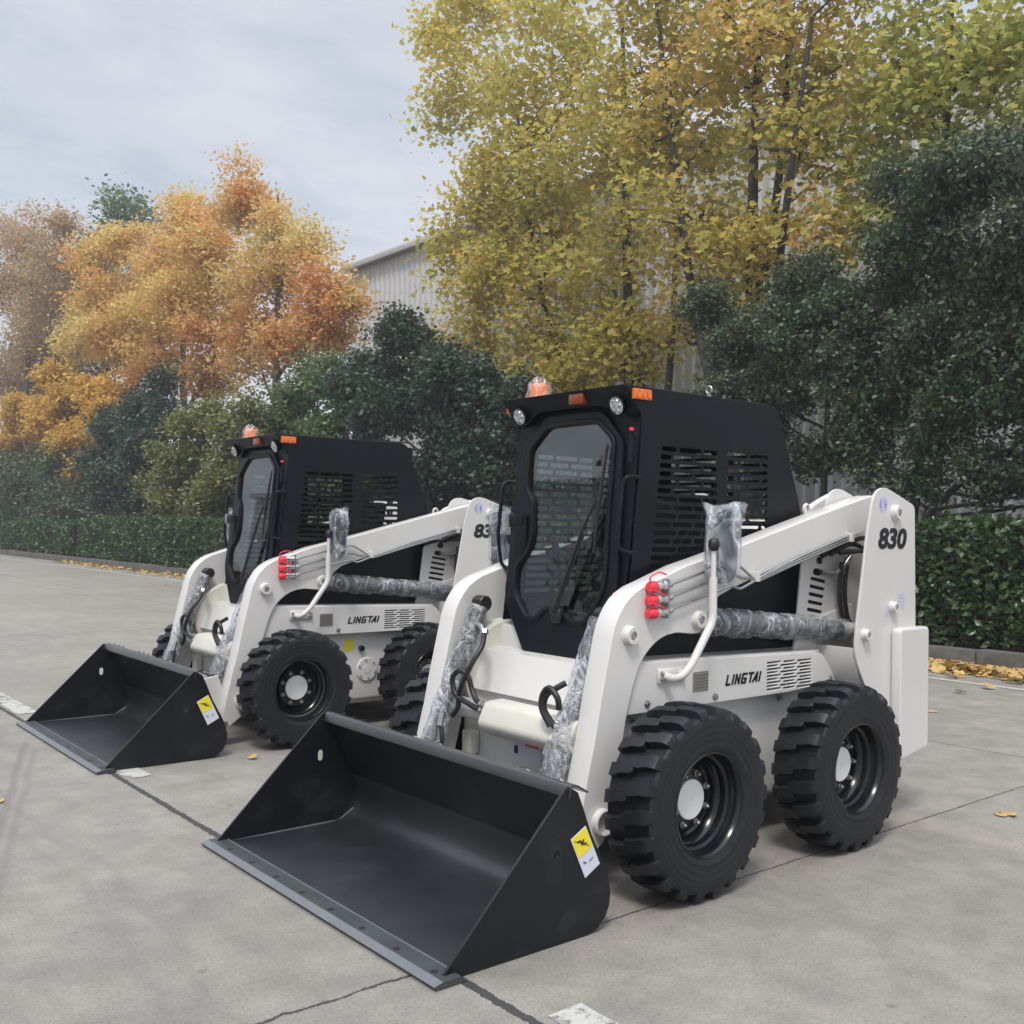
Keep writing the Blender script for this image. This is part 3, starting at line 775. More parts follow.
def W(y, z, off=.035): return (dx(z, off), y, z)
tube_bm([W(.03, 1.035, .02), W(.032, 1.035, .05)], .03, 14, wp); box_bm(dx(1.04) + .015, dx(1.04) + .05, .005, .065, .985, 1.05, .008, 1, wp)
tube_bm([W(.03, 1.035, .05), W(.10, 1.22, .05), W(.168, 1.40, .05), W(.236, 1.527, .05)], [.010, .009, .007, .006], 8, wp)
tube_bm([W(.045, 1.035, .05), W(.185, 1.38, .055)], .005, 8, wp)
tube_bm([W(.228, 1.30, .028), W(.236, 1.52, .032), W(.256, 1.77, .028)], [.006, .009, .006], 8, wp)
tube_bm([W(.218, 1.31, .022), W(.242, 1.765, .02)], .004, 6, wp)
obj('wiper', wp, HOSE, door, 50)
hd = bmesh.new(); tube_bm([W(-.335, 1.455, .0), W(-.335, 1.455, .035)], .012, 10, hd)
box_bm(dx(1.43) + .02, dx(1.43) + .045, -.362, -.245, 1.415, 1.465, .01, 2, hd)
obj('door_handle', hd, BLACK, door, 40)
obj('door_latch', box_bm(dx(1.43) + .012, dx(1.43) + .05, -.378, -.345, 1.405, 1.475, .008), STEEL, door, 40)
obj('latch_box', box_bm(dx(1.36) + .012, dx(1.36) + .03, -.335, -.235, 1.26, 1.46, .01), BLACK, door, 40)
gs = bmesh.new(); tube_bm([(-.075, .385, 1.80), (-.068, .383, 1.69)], .011, 10, gs); tube_bm([(-.078, .386, 1.83), (-.075, .385, 1.80)], .006, 8, gs)
hg = obj('gas_strut', gs, BLACK, cab, 50)
obj('strut_tip', tube_bm([(-.072, .386, 1.835), (-.070, .386, 1.822)], .010, 10), RED, cab, 50)
for z in (1.12,): obj('strut_tip', tube_bm([(-.005, .37, z), (-.003, .37, z + .018)], .010, 10), RED, cab, 50)
rl = tube_bm(bend_path([(-.105, .405, 1.625), (-.035, .400, 1.628), (-.022, .385, 1.60), (.002, .382, 1.33), (-.03, .395, 1.31), (-.06, .41, 1.305)], .03), .009, 10)
obj('grab_rail', rl, BLACK, ROOT, 60)
rl = tube_bm(bend_path([(-.145, -.40, 1.628), (-.135, -.47, 1.630), (-.07, -.475, 1.622), (-.045, -.475, 1.36), (-.07, -.475, 1.215), (-.125, -.40, 1.193)], .035), .009, 10)
obj('grab_rail', rl, BLACK, ROOT, 60)
# inside: seat, levers, console, a slanted inner side panel
stt = bmesh.new(); box_bm(-.86, -.40, -.25, .25, .98, 1.10, .04, 3, stt)
bk_ = bmesh.new(); box_bm(-.06, .06, -.24, .24, 0, .52, .04, 3, bk_)
for v in bk_.verts: v.co = Vector((v.co.x - .86 - v.co.z * .18, v.co.y, v.co.z + 1.06))
join(stt, bk_); box_bm(-.85, -.42, -.22, .22, .90, .98, .01, 1, stt)
obj('seat', stt, SEAT, ROOT, 60)
for s in (-1, 1):
    lv = bmesh.new(); tube_bm(smooth_path([(-.30, .27 * s, .93), (-.28, .26 * s, 1.12), (-.22, .24 * s, 1.27)]), .010, 8, lv)
    tube_bm([(-.225, .24 * s, 1.26), (-.20, .235 * s, 1.34)], [.02, .017], 12, lv)
    obj('control_lever', lv, BLACK, ROOT, 50)
    obj('side_console', box_bm(-.80, -.30, .29 * s - .06, .29 * s + .06, .93, 1.08 if s > 0 else 1.0, .02), SEAT, ROOT, 50)
bar = bmesh.new(); tube_bm(bend_path([(-.75, -.30, 1.62), (-.45, -.30, 1.30), (-.45, .30, 1.30), (-.75, .30, 1.62)], .06), .014, 10, bar)
obj('safety_bar', bar, BLACK, ROOT, 60)
# documents left in the cab
obj('white_box', box_bm(-.36, -.28, .22, .29, 1.085, 1.16, .006), PALEST, ROOT, 40)

# ---- mirrors
def mirror_unit(yaw, label, flip=0):
    s = 1
    b = tube_bm(bend_path([(-.10, .560, .805), (-.10, .640, .800), (-.155, .655, .850), (-.285, .660, 1.03), (-.285, .660, 1.21)], .035, 6), .017, 14)
    tube_bm([(-.285, .660, 1.205), (-.285, .660, 1.335)], .0115, 12, b)
    box_bm(-.226, -.062, .5575, .5675, .776, .836, .002, 1, b)
    m = obj('mirror', b, WHITE, ROOT, 50); m['label'] = label
    for (x, z) in ((-.08, .795), (-.08, .818), (-.208, .795), (-.208, .818)): bolt(m, x, .5675, z, .0065)
    obj('ball_joint', lathe_bm([(0, 1.318), (.018, 1.322), (.024, 1.34), (.022, 1.365), (.012, 1.372), (0, 1.374)], 'Z', 18, center=(-.285, .660, 0)), HOSE, m, 60)
    def place(me):
        c, s_ = math.cos(yaw), math.sin(yaw)
        for v in me.vertices:
            x, y, z = v.co; v.co = Vector((-.285 + x * c - y * s_, .662 + x * s_ + y * c, 1.345 + z))
        return me
    HO = rnd([(-.008, -.155), (.070, -.168), (.105, -.13), (.112, .10), (.085, .150), (.01, .160), (-.022, .12), (-.03, -.12)], .04, 6)
    HO = [(-x - .0, z) for x, z in HO]
    head = obj('mirror_head', place(plate_me(HO, [], -.062, -.026, .012)), BLACK, m, 50)
    GO = [(x * .93 - .003, z * .95) for x, z in HO]
    obj('mirror_glass', place(plate_me(GO, [], *((-.0255, -.0225) if flip else (-.0655, -.0625)), .001)), MIRROR, m, 50)
    bg = bmesh.new(); bme = place(plate_me([(x * 1.10, z * 1.06 + .006) for x, z in HO], [], -.070, -.018, .006)); bg.from_mesh(bme)
    c, s_ = math.cos(yaw), math.sin(yaw)
    # flared open end of the bag above the mirror
    P0 = [(-.155, .14), (.045, .155)]; n = 26; prev = None
    for side in (-1, 1):
        rows = []
        for j in range(4):
            row = []
            for i in range(n + 1):
                t = i / n; x = P0[0][0] + (P0[1][0] - P0[0][0]) * t; x = -.05 + (x + .05) * (.72 + .06 * j); z = .10 + .024 * j + .012 * math.sin(t * 7)
                y = -.045 + side * (.02 + .006 * j * math.sin(t * 9 + side)) * (1 - .12 * j)
                row.append(bg.verts.new((-.285 + x * c - y * s_, .662 + x * s_ + y * c, 1.345 + z)))
            rows.append(row)
        for j in range(3):
            for i in range(n): bg.faces.new((rows[j][i], rows[j][i + 1], rows[j + 1][i + 1], rows[j + 1][i]))
    bmesh.ops.triangulate(bg, faces=[f for f in bg.faces if len(f.verts) > 4])
    bmesh.ops.subdivide_edges(bg, edges=[e for e in bg.edges if e.calc_length() > .03], cuts=2)
    for v in bg.verts:
        q = v.co * 28; v.co += Vector((noise.noise(q), noise.noise(q + Vector((9, 2, 1))), noise.noise(q + Vector((3, 8, 4))))) * .009
    obj('plastic_bag', bg, FILM_CLEAR, m, 180)
    return m
mir_l = mirror_unit(R(-38), 'side mirror still in its clear plastic bag')
tmp = mirror_unit(R(160), 'side mirror on the far side of the machine', 1)
mir_r = mirror_part(tmp)
for q in kids(tmp): bpy.data.objects.remove(q)
bpy.data.objects.remove(tmp)

# ---- wheels
def tyre_bm():
    b = lathe_bm([(.198, -.100), (.222, -.112), (.262, -.121), (.300, -.121), (.332, -.117), (.344, -.106), (.342, -.06), (.342, 0), (.342, .06), (.344, .106), (.338, .113), (.330, .1175), (.316, .1200), (.308, .1225), (.300, .122), (.290, .1225), (.286, .1242), (.280, .1225), (.262, .1215), (.258, .1228), (.254, .1212), (.236, .119), (.229, .1215), (.218, .117), (.206, .113), (.198, .106)], 'Y', 96)
    NL = 22; RT = .3765
    for side in (1, -1):
        for k in range(NL):
            base = 2 * math.pi * (k + (0 if side > 0 else .5)) / NL
            # stations: (w across, s along, halfwidth, top radius, bottom radius)
            st = [(.1180, .006, .022, .334, .318), (.1140, .006, .024, .353, .325), (.106, .005, .0245, .3655, .333), (.095, .004, .0245, .3715, .333), (.078, .002, .0240, .3745, .333), (.062, -.001, .0235, RT, .333), (.048, -.007, .0225, RT, .333), (.036, -.011, .022, RT, .333), (.020, -.012, .0215, RT, .333), (.004, -.012, .020, RT, .333), (-.006, -.012, .016, RT - .0008, .333), (-.012, -.012, .009, RT - .004, .333)]
            prev = None; first = None
            for (w, s, hw, rt, rb) in st:
                row = []
                for (ss, rr) in ((s - hw, rt), (s + hw, rt), (s + hw + .007, rb), (s - hw - .007, rb)):
                    a = base + side * (ss / .37); row.append(b.verts.new((rr * math.cos(a), side * w, rr * math.sin(a))))
                if prev:
                    for i in (0, 1, 3): b.faces.new((prev[i], prev[(i + 1) % 4], row[(i + 1) % 4], row[i]))
                else: first = row
                prev = row
            b.faces.new(first); b.faces.new(prev)
    bmesh.ops.recalc_face_normals(b, faces=b.faces[:])
    return b
def make_wheel():
    w = obj('wheel', lathe_bm([(.196, .112), (.204, .115), (.208, .110), (.203, .104), (.197, .098), (.190, .075), (.187, .050), (.176, .042), (.172, .018), (.160, .006), (.152, -.022), (.142, -.030), (.128, -.022), (.118, .002), (.05, .004), (0, .004), (0, -.02), (.15, -.06), (.19, -.09), (.205, -.10)], 'Y', 72), RIM, ROOT, 30)
    ty = tyre_bm(); t = obj('tyre', ty, RUBBER, w, 28)
    obj('hub_cap', lathe_bm([(0, .004), (.079, .004), (.079, .0125), (.076, .015), (.004, .015), (.003, .012), (0, .012)], 'Y', 40), HUBW, w, 30)
    for k in range(8):
        a = 2 * math.pi * (k + .5) / 8
        obj('lug_nut', lathe_bm([(.0135, .003), (.0135, .008), (.0095, .009), (.0095, .020), (.005, .026), (0, .027)], 'Y', 6, center=(.103 * math.cos(a), 0, .103 * math.sin(a))), STEEL, w)
    va = bmesh.new(); tube_bm([(.165, .02, -.03), (.17, .055, -.032)], .005, 8, va); obj('valve_stem', va, HOSE, w)
    return w
w0 = make_wheel(); w0.scale = (.974,) * 3; w0.location = (0, .786, .3675); w0['label'] = 'chunky lugged tyre on a black rim'
for i, (x, y, rz, sp) in enumerate(((-1.020, .786, 0, .4), (0, -.705, math.pi, 1.1), (-1.020, -.705, math.pi, .2))):
    w = copy_tree(w0, ROOT); w.location = (x, y, .3675); w.rotation_euler = (0, sp, rz)
tag(ROOT, 'nearer white skid steer loader with black cab, its whole side and 830 tower showing', 'skid steer loader', 'white loaders parked side by side')
second = copy_tree(ROOT); second.location = (-.037, -3.280, 0); second.rotation_euler = (0, 0, R(-.3))
second['label'] = 'farther white skid steer loader with black cab, its tower half hidden behind the nearer one'
# on the farther loader the left mirror is swung further round
for ch in kids(second):
    if ch.name.startswith('mirror') and any(v.co.y > 0 for v in ch.data.vertices):
        for c2_ in kids(ch): bpy.data.objects.remove(c2_)
        bpy.data.objects.remove(ch); break
m2_ = mirror_unit(R(-84), 'side mirror in its bag, swung edge-on'); m2_.parent = second
# ------------------------------------------------------------------ ground
def ground_mat():
    m, nt, out = newmat('worn_concrete')
    g = node(nt, 'ShaderNodeNewGeometry'); P = g.outputs['Position']
    sx = node(nt, 'ShaderNodeSeparateXYZ'); nt.links.new(P, sx.inputs[0]); X, Y = sx.outputs[0], sx.outputs[1]
    n1 = noise_tex(nt, .45, 6, .6, P, .3); n2 = noise_tex(nt, 5, 8, .7, P); n3 = noise_tex(nt, 85, 6, .8, P); n4 = noise_tex(nt, 1.7, 8, .72, P, .6)
    c = ramp(nt, n1.outputs[0], [(.3, (.196, .184, .168)), (.5, (.230, .216, .196)), (.72, (.272, .254, .228))]).outputs[0]
    f = ramp(nt, n4.outputs[0], [(.48, (0,) * 3), (.68, (.38,) * 3)]).outputs[0]
    c = mixc(nt, f, c, (.155, .152, .147))
    f = ramp(nt, n2.outputs[0], [(.35, (.84,) * 3), (.65, (1.12,) * 3)]).outputs[0]
    c = mixc(nt, 1, c, f, 'MULTIPLY')
    f = ramp(nt, n3.outputs[0], [(.32, (.45,) * 3), (.45, (.95,) * 3), (.68, (1.25,) * 3)]).outputs[0]
    c = mixc(nt, 1, c, f, 'MULTIPLY')
    # brushed broom marks running across the slabs
    mp = node(nt, 'ShaderNodeMapping'); mp.inputs['Scale'].default_value = (9, .5, 1); nt.links.new(P, mp.inputs[0])
    nb = noise_tex(nt, 1.5, 5, .6, mp.outputs[0], .5)
    f = ramp(nt, nb.outputs[0], [(.35, (.90,) * 3), (.65, (1.07,) * 3)]).outputs[0]
    c = mixc(nt, .35, c, f, 'MULTIPLY')
    # small dark pits and spots
    vo = node(nt, 'ShaderNodeTexVoronoi'); vo.inputs['Scale'].default_value = 3.3; nt.links.new(P, vo.inputs['Vector'])
    nn = noise_tex(nt, 30, 3, .6, P)
    d = mathn(nt, 'ADD', vo.outputs['Distance'], mathn(nt, 'MULTIPLY', mathn(nt, 'SUBTRACT', nn.outputs[0], .5), .10))
    sp = mathn(nt, 'LESS_THAN', d, .055)
    sel = node(nt, 'ShaderNodeSeparateColor'); nt.links.new(vo.outputs['Color'], sel.inputs[0])
    sp = mathn(nt, 'MULTIPLY', sp, mathn(nt, 'GREATER_THAN', sel.outputs[0], .35))
    c = mixc(nt, mathn(nt, 'MULTIPLY', sp, .5), c, (.09, .085, .08))
    # faint tyre scuffs
    wob = noise_tex(nt, .55, 3, .5, P)
    def band(axis, at, w, amp=.25, soft=.02):
        v = mathn(nt, 'ADD', axis, mathn(nt, 'MULTIPLY', mathn(nt, 'SUBTRACT', wob.outputs[0], .5), amp))
        v = mathn(nt, 'ABSOLUTE', mathn(nt, 'SUBTRACT', v, at))
        mr = node(nt, 'ShaderNodeMapRange'); nt.links.new(v, mr.inputs[0]); mr.inputs[1].default_value = w; mr.inputs[2].default_value = w + soft; mr.inputs[3].default_value = 1; mr.inputs[4].default_value = 0
        return mr.outputs[0]
    for at, w, st in ((1.72, .012, .30), (1.86, .006, .3), (2.28, .012, .2), (-3.0, .06, .25), (-4.9, .05, .22)):
        b = mathn(nt, 'MULTIPLY', band(X, at, w, 1.1, .03), mathn(nt, 'MULTIPLY', n2.outputs[0], st))
        c = mixc(nt, b, c, (.10, .098, .095))
    dg = mathn(nt, 'SUBTRACT', X, mathn(nt, 'MULTIPLY', Y, .33))
    for at, w, st in ((2.43, .010, .75), (2.36, .006, .5), (2.62, .012, .35)):
        lim = mathn(nt, 'MULTIPLY', mathn(nt, 'GREATER_THAN', X, 1.3), mathn(nt, 'MULTIPLY', n2.outputs[0], st))
        c = mixc(nt, mathn(nt, 'MULTIPLY', band(dg, at, w, .25, .025), lim), c, (.09, .088, .085))
    st_ = noise_tex(nt, .9, 5, .65, P, 1.2); f = ramp(nt, st_.outputs[0], [(.56, (0,) * 3), (.74, (.32,) * 3)]).outputs[0]
    c = mixc(nt, f, c, (.145, .137, .124))
    # joints and cracks: irregular lines in the slab grid
    jag = noise_tex(nt, 7, 6, .75, P); jag2 = noise_tex(nt, 26, 4, .7, P)
    def joint(axis, at, w, amp, lim=None):
        v = mathn(nt, 'ADD', axis, mathn(nt, 'MULTIPLY', mathn(nt, 'SUBTRACT', jag.outputs[0], .5), amp))
        v = mathn(nt, 'ABSOLUTE', mathn(nt, 'SUBTRACT', v, at))
        v = mathn(nt, 'ADD', v, mathn(nt, 'MULTIPLY', mathn(nt, 'SUBTRACT', jag2.outputs[0], .5), w * 1.6))
        r_ = mathn(nt, 'LESS_THAN', v, w)
        if lim is not None:
            a, op, val = lim; r_ = mathn(nt, 'MULTIPLY', r_, mathn(nt, op, a, val))
        return r_
    J = [joint(X, 1.135, .017, .035), joint(Y, .79, .0045, .03, (X, 'LESS_THAN', 1.13)), joint(Y, .735, .007, .07, (X, 'GREATER_THAN', 1.14)),
         joint(X, -3.62, .006, .02), joint(Y, -4.6, .006, .03), joint(Y, -10.0, .008, .03), joint(Y, -15.4, .008, .03), joint(Y, -20.8, .01, .03), joint(Y, 6.2, .006, .03)]
    j = J[0]
    for q in J[1:]: j = mathn(nt, 'MAXIMUM', j, q)
    c = mixc(nt, mathn(nt, 'MULTIPLY', j, .94), c, (.030, .029, .028))
    p = node(nt, 'ShaderNodeBsdfPrincipled'); nt.links.new(c, p.inputs['Base Color'])
    rr = ramp(nt, n2.outputs[0], [(.3, (.62,) * 3), (.7, (.80,) * 3)]); nt.links.new(rr.outputs[0], p.inputs['Roughness'])
    h = mathn(nt, 'SUBTRACT', mathn(nt, 'ADD', mathn(nt, 'MULTIPLY', n3.outputs[0], .35), mathn(nt, 'MULTIPLY', n2.outputs[0], .3)), mathn(nt, 'MULTIPLY', j, 1.0))
    nt.links.new(bumpn(nt, h, .55, .012), p.inputs['Normal'])
    nt.links.new(p.outputs[0], out.inputs[0]); return m
GR = ground_mat()
b = bmesh.new(); vs = [b.verts.new(v) for v in ((-400, -500, 0), (400, -500, 0), (400, 400, 0), (-400, 400, 0))]; b.faces.new(vs)
tag(obj('ground', b, GR), kind='structure')

def worn_paint(name, thr):
    m, nt, out = newmat(name)
    g = node(nt, 'ShaderNodeNewGeometry'); P = g.outputs['Position']
    n = noise_tex(nt, 14, 8, .75, P); n2 = noise_tex(nt, 2.2, 4, .6, P)
    s = mathn(nt, 'ADD', mathn(nt, 'MULTIPLY', n.outputs[0], .6), mathn(nt, 'MULTIPLY', n2.outputs[0], .4))
    f = ramp(nt, s, [(thr, (0,) * 3), (thr + .06, (1,) * 3)])
    p = node(nt, 'ShaderNodeBsdfPrincipled'); p.inputs['Roughness'].default_value = .65
    c = ramp(nt, n.outputs[0], [(.3, (.32, .32, .30)), (.7, (.46, .46, .43))]); nt.links.new(c.outputs[0], p.inputs['Base Color'])
    t = node(nt, 'ShaderNodeBsdfTransparent'); mx = node(nt, 'ShaderNodeMixShader')
    nt.links.new(f.outputs[0], mx.inputs[0]); nt.links.new(t.outputs[0], mx.inputs[1]); nt.links.new(p.outputs[0], mx.inputs[2]); nt.links.new(mx.outputs[0], out.inputs[0]); return m
WP = worn_paint('worn_white_road_paint', .425); WP2 = worn_paint('thin_white_road_paint', .33)
def strip(name, x0, x1, y0, y1, m, z=.004, wob=.006):
    b = bmesh.new(); n = max(2, int(abs(y1 - y0) / .08)); A = []; B = []
    rr = random.Random(int(y0 * 100))
    for i in range(n + 1):
        y = y0 + (y1 - y0) * i / n; A.append(b.verts.new((x0 + rr.uniform(-wob, wob), y, z))); B.append(b.verts.new((x1 + rr.uniform(-wob, wob), y, z)))
    for i in range(n): b.faces.new((A[i], B[i], B[i + 1], A[i + 1]))
    return tag(obj(name, b, m), kind='structure')
strip('parking_bay_line', .965, 1.105, -12, -4.55, WP); strip('parking_bay_line', .975, 1.11, -2.55, -2.22, WP)
strip('parking_bay_line', .95, 1.085, 1.20, 1.9, WP)
strip('road_edge_line', -6.63, -6.53, -46, 9, WP2, .004, .004)

# kerb, planting bed
KM = paint('kerb_stone', (.105, .10, .09), .85, var=.35, nscale=5, bump=.7, bscale=40, dirt=((.065, .062, .05), .9))
b = bmesh.new(); y = 6.0; rr = random.Random(3)
while y > -47:
    l = .78; box_bm(-7.78 + rr.uniform(-.006, .006), -7.60 + rr.uniform(-.008, .008), y - l, y - .012, -.05, .205 + rr.uniform(-.012, .012), .015, 2, b); y -= l
tag(obj('kerb', b, KM, None, 40), kind='structure')
SOIL = paint('soil', (.055, .045, .034), .9, var=.4, nscale=3, bump=.8, bscale=20)
b = bmesh.new(); box_bm(-15.0, -7.785, -90, 8, -.1, .16, 0, 1, b)
tag(obj('planting_bed', b, SOIL), kind='structure')

# ------------------------------------------------------------------ foliage tools
LEAF = dict(
    simple=([(0, 0, 0), (.5, .30, .10), (1, 0, 0), (.5, -.30, .10)], [(0, 1, 2), (0, 2, 3)]),
    lobed=([(0, 0, 0), (.05, .30, .05), (.42, .58, .12), (.46, .20, .04), (.82, .36, .06), (1.05, 0, -.06), (.82, -.36, .06), (.46, -.20, .04), (.42, -.58, .12), (.05, -.30, .05)], [(0, 1, 2, 3), (0, 3, 4, 5), (0, 5, 6, 7), (0, 7, 8, 9)]),
    spray=([(0, 0, 0), (.5, .13, .03), (1, 0, -.05), (.5, -.13, .03), (.30, .05, 0), (.62, .48, .04), (.48, .10, 0), (.30, -.05, 0), (.62, -.48, .04), (.48, -.10, 0)], [(0, 1, 2, 3), (4, 5, 6), (7, 9, 8)]))
def leaves_mesh(name, pos, size, kind, rng, up=.5, droop=0.0):
    V, Fs = LEAF[kind]; V = np.array(V, 'f'); n = len(pos)
    d = rng.normal(size=(n, 3)); d[:, 2] = d[:, 2] * .6 - droop; d /= np.linalg.norm(d, axis=1)[:, None]
    nn = rng.normal(size=(n, 3)); nn[:, 2] = np.abs(nn[:, 2]) + up
    nn -= (nn * d).sum(1)[:, None] * d; nn /= np.linalg.norm(nn, axis=1)[:, None]
    s = np.cross(nn, d)
    sz = (size * rng.uniform(.65, 1.25, n))[:, None, None]
    W_ = pos[:, None, :] + sz * (V[None, :, 0:1] * d[:, None, :] + V[None, :, 1:2] * s[:, None, :] + V[None, :, 2:3] * nn[:, None, :])
    k = len(V); me = bpy.data.meshes.new(name); me.vertices.add(n * k); me.vertices.foreach_set('co', W_.reshape(-1).astype('f'))
    li = np.concatenate([np.array(f) for f in Fs]); lens = np.array([len(f) for f in Fs])
    L_ = (np.arange(n)[:, None] * k + li[None, :]).ravel(); me.loops.add(len(L_)); me.loops.foreach_set('vertex_index', L_.astype('i'))
    tot = np.tile(lens, n); start = np.concatenate([[0], np.cumsum(tot)[:-1]])
    me.polygons.add(len(tot)); me.polygons.foreach_set('loop_start', start.astype('i')); me.polygons.foreach_set('loop_total', tot.astype('i'))
    me.update(calc_edges=True); return me

def crown_clusters(blobs, dens, rng, xs=1.25, keep=None):
    out = []
    for (x, y, z, r) in blobs:
        n = max(3, int(dens * r ** 2.2)); u = rng.normal(size=(n, 3)); u /= np.linalg.norm(u, axis=1)[:, None]
        rad = r * rng.uniform(.12, 1, n) ** .5
        p = u * rad[:, None] * np.array([xs, 1, .95]) + np.array([x + rng.uniform(-.35, .35) * r, y, z]); out.append(p)
    return np.concatenate(out)

def wood(base, top, blobs, clusters, r0, rng, lean=(0, 0), twigs=260, fork=None):
    """tapered trunk, limbs to every blob, twigs to part of the leaf clusters"""
    b = bmesh.new(); base = Vector(base); top = Vector(top); n = 14; tr = []
    for i in range(n + 1):
        t = i / n; p = base.lerp(top, t) + Vector((math.sin(t * 5 + base.y) * .10 * t, math.cos(t * 4 + base.x) * .12 * t, 0)); tr.append((p, r0 * (1 - t * .86) * (1 + .25 * math.exp(-t * 16))))
    tube_bm([p for p, _ in tr], [r for _, r in tr], 12, b)
    pts = [(p, r) for p, r in tr[3:]]
    if fork:
        for f in fork:
            q = smooth_path([tr[1][0] * .5 + tr[2][0] * .5] + [Vector(v) for v in f], 5)
            rs = [r0 * .75 * (1 - .8 * i / len(q)) for i in range(len(q))]
            tube_bm(q, rs, 10, b); pts += list(zip(q[3:], rs[3:]))
    for (x, y, z, r) in blobs:
        c = Vector((x, y, z)); cand = [(p, rr) for p, rr in pts if p.z < z - .25 * r - .1] or pts[:2]
        p, rr = min(cand, key=lambda q: (q[0] - c).length + abs(q[0].z - (z - (c - q[0]).xy.length * .8)) * .7)
        mid = p.lerp(c, .5) + Vector((0, 0, -.06 * (c - p).length)) + Vector(rng.normal(size=3) * .08)
        q = smooth_path([p, mid, c], 5); rl = min(rr * .65, .018 + .022 * (c - p).length)
        rs = [rl * (1 - .75 * i / len(q)) for i in range(len(q))]; tube_bm(q, rs, 7, b); pts += list(zip(q[3:], rs[3:]))
    PX = np.array([tuple(p) for p, _ in pts]); idx = rng.permutation(len(clusters))[:twigs]
    for i in idx:
        c = clusters[i]; k = int(np.argmin(((PX - c) ** 2).sum(1))); p = Vector(PX[k]); c = Vector(c)
        if (c - p).length < .1: continue
        m_ = p.lerp(c, .5) + Vector(rng.normal(size=3) * .07 * (c - p).length)
        tube_bm([p, m_, c], [min(pts[k][1] * .6, .014), .008, .003], 4, b, caps=False)
    return b

BARK = paint('bark', (.10, .088, .075), .85, var=.4, nscale=8, bump=.8, bscale=30)
BARK_DARK = paint('dark_bark', (.030, .027, .024), .85, var=.35, nscale=8, bump=.7, bscale=30)

def tree(name, label, group, base, top, r0, blobs, mat, kind, size, dens, per, sigma, seed, bark, up=.5, droop=0, twigs=200, fork=None, xs=1.25, split=0):
    rng = np.random.default_rng(seed)
    if split:
        nb = []
        for (x, y, z, r) in blobs:
            nb.append((x, y, z, r * .55))
            for _ in range(split):
                d = rng.normal(size=3); d /= np.linalg.norm(d); q = rng.uniform(.5, .85) * r
                nb.append((x + d[0] * q, y + d[1] * q, z + d[2] * q, r * rng.uniform(.30, .46)))
        blobs = nb
    cl = crown_clusters(blobs, dens, rng, xs)
    root = empty(name, (base[0], base[1], base[2]))
    tag(root, label, 'tree', group)
    # objects stay in world coordinates below the root
    inv = Vector(base)
    wb = wood(base, top, blobs, cl, r0, rng, twigs=twigs, fork=fork)
    for v in wb.verts: v.co -= inv
    obj('trunk', wb, bark, root, 60)
    m = len(cl); ns = rng.poisson(per, m); rep = np.repeat(np.arange(m), ns)
    pos = cl[rep] + rng.normal(size=(len(rep), 3)) * np.array([sigma, sigma, sigma * .75]); pos[:, 2] = np.maximum(pos[:, 2], .25)
    me = leaves_mesh('crown', pos - np.array(base), size, kind, rng, up, droop)
    obj('crown', me, mat, root)
    return root

GOLD = [(.70, .54, .16), (.60, .46, .14), (.74, .60, .20), (.66, .37, .14), (.48, .44, .15), (.70, .45, .15)]
GREEN = [(.36, .40, .11), (.48, .46, .12), (.62, .52, .13), (.30, .36, .11), (.68, .52, .14)]
L_PLANE = leafmat('plane_leaf', GOLD, GREEN, .45, .58)
L_PLANEG = leafmat('greener_plane_leaf', [(.52, .50, .14), (.60, .50, .14), (.34, .44, .14)], [(.34, .42, .15), (.42, .45, .15), (.50, .49, .16), (.30, .36, .14)], .5, .58)
L_PLANEY = leafmat('mixed_plane_leaf', [(.66, .58, .14), (.56, .53, .13), (.68, .46, .14), (.52, .50, .14)], [(.42, .45, .13), (.54, .50, .14), (.62, .53, .15), (.38, .41, .12), (.64, .38, .12)], .40, .58)
L_OR = leafmat('orange_leaf', [(.72, .38, .12), (.64, .30, .09), (.76, .44, .13), (.56, .26, .09)], [(.72, .58, .20), (.76, .60, .22), (.54, .52, .20)], .35, .45)
L_OR2 = leafmat('rusty_leaf', [(.70, .36, .14), (.62, .29, .12), (.74, .42, .15)], [(.70, .55, .22), (.74, .60, .24), (.54, .50, .20)], .35, .45)
L_YEL = leafmat('yellow_leaf', [(.70, .46, .10), (.62, .38, .08), (.72, .52, .13)], [(.64, .36, .08), (.55, .40, .10)], .5, .45)
L_PALE = leafmat('pale_brown_leaf', [(.52, .34, .20), (.46, .27, .15), (.55, .38, .22)], [(.42, .34, .18), (.48, .34, .19)], .3, .4)
L_DARK = leafmat('dark_evergreen_leaf', [(.056, .100, .046), (.082, .130, .058), (.040, .070, .036), (.13, .175, .08)], [(.068, .100, .056), (.098, .124, .070), (.108, .114, .080), (.046, .070, .044)], .9, .30, .42, .5)
L_BLUE = leafmat('bluish_evergreen_leaf', [(.040, .070, .050), (.062, .095, .066), (.028, .050, .040)], [(.055, .090, .055), (.080, .112, .075), (.036, .062, .046)], .7, .28, .42, .5)
L_MID = leafmat('mid_green_leaf', [(.10, .17, .065), (.14, .21, .075), (.08, .13, .06)], [(.16, .20, .08), (.12, .18, .08), (.20, .23, .10)], .6, .3, .42, .45)
L_OLIVE = leafmat('olive_leaf', [(.17, .20, .065), (.22, .23, .07), (.13, .17, .065)], [(.12, .17, .065), (.25, .23, .08), (.10, .135, .06)], .6, .3, .45, .4)
L_HEDGE = leafmat('hedge_leaf', [(.045, .095, .032), (.07, .13, .042), (.030, .065, .025), (.11, .17, .06)], [(.055, .10, .04), (.085, .13, .05), (.035, .065, .03)], 1.6, .22, .33, .5)
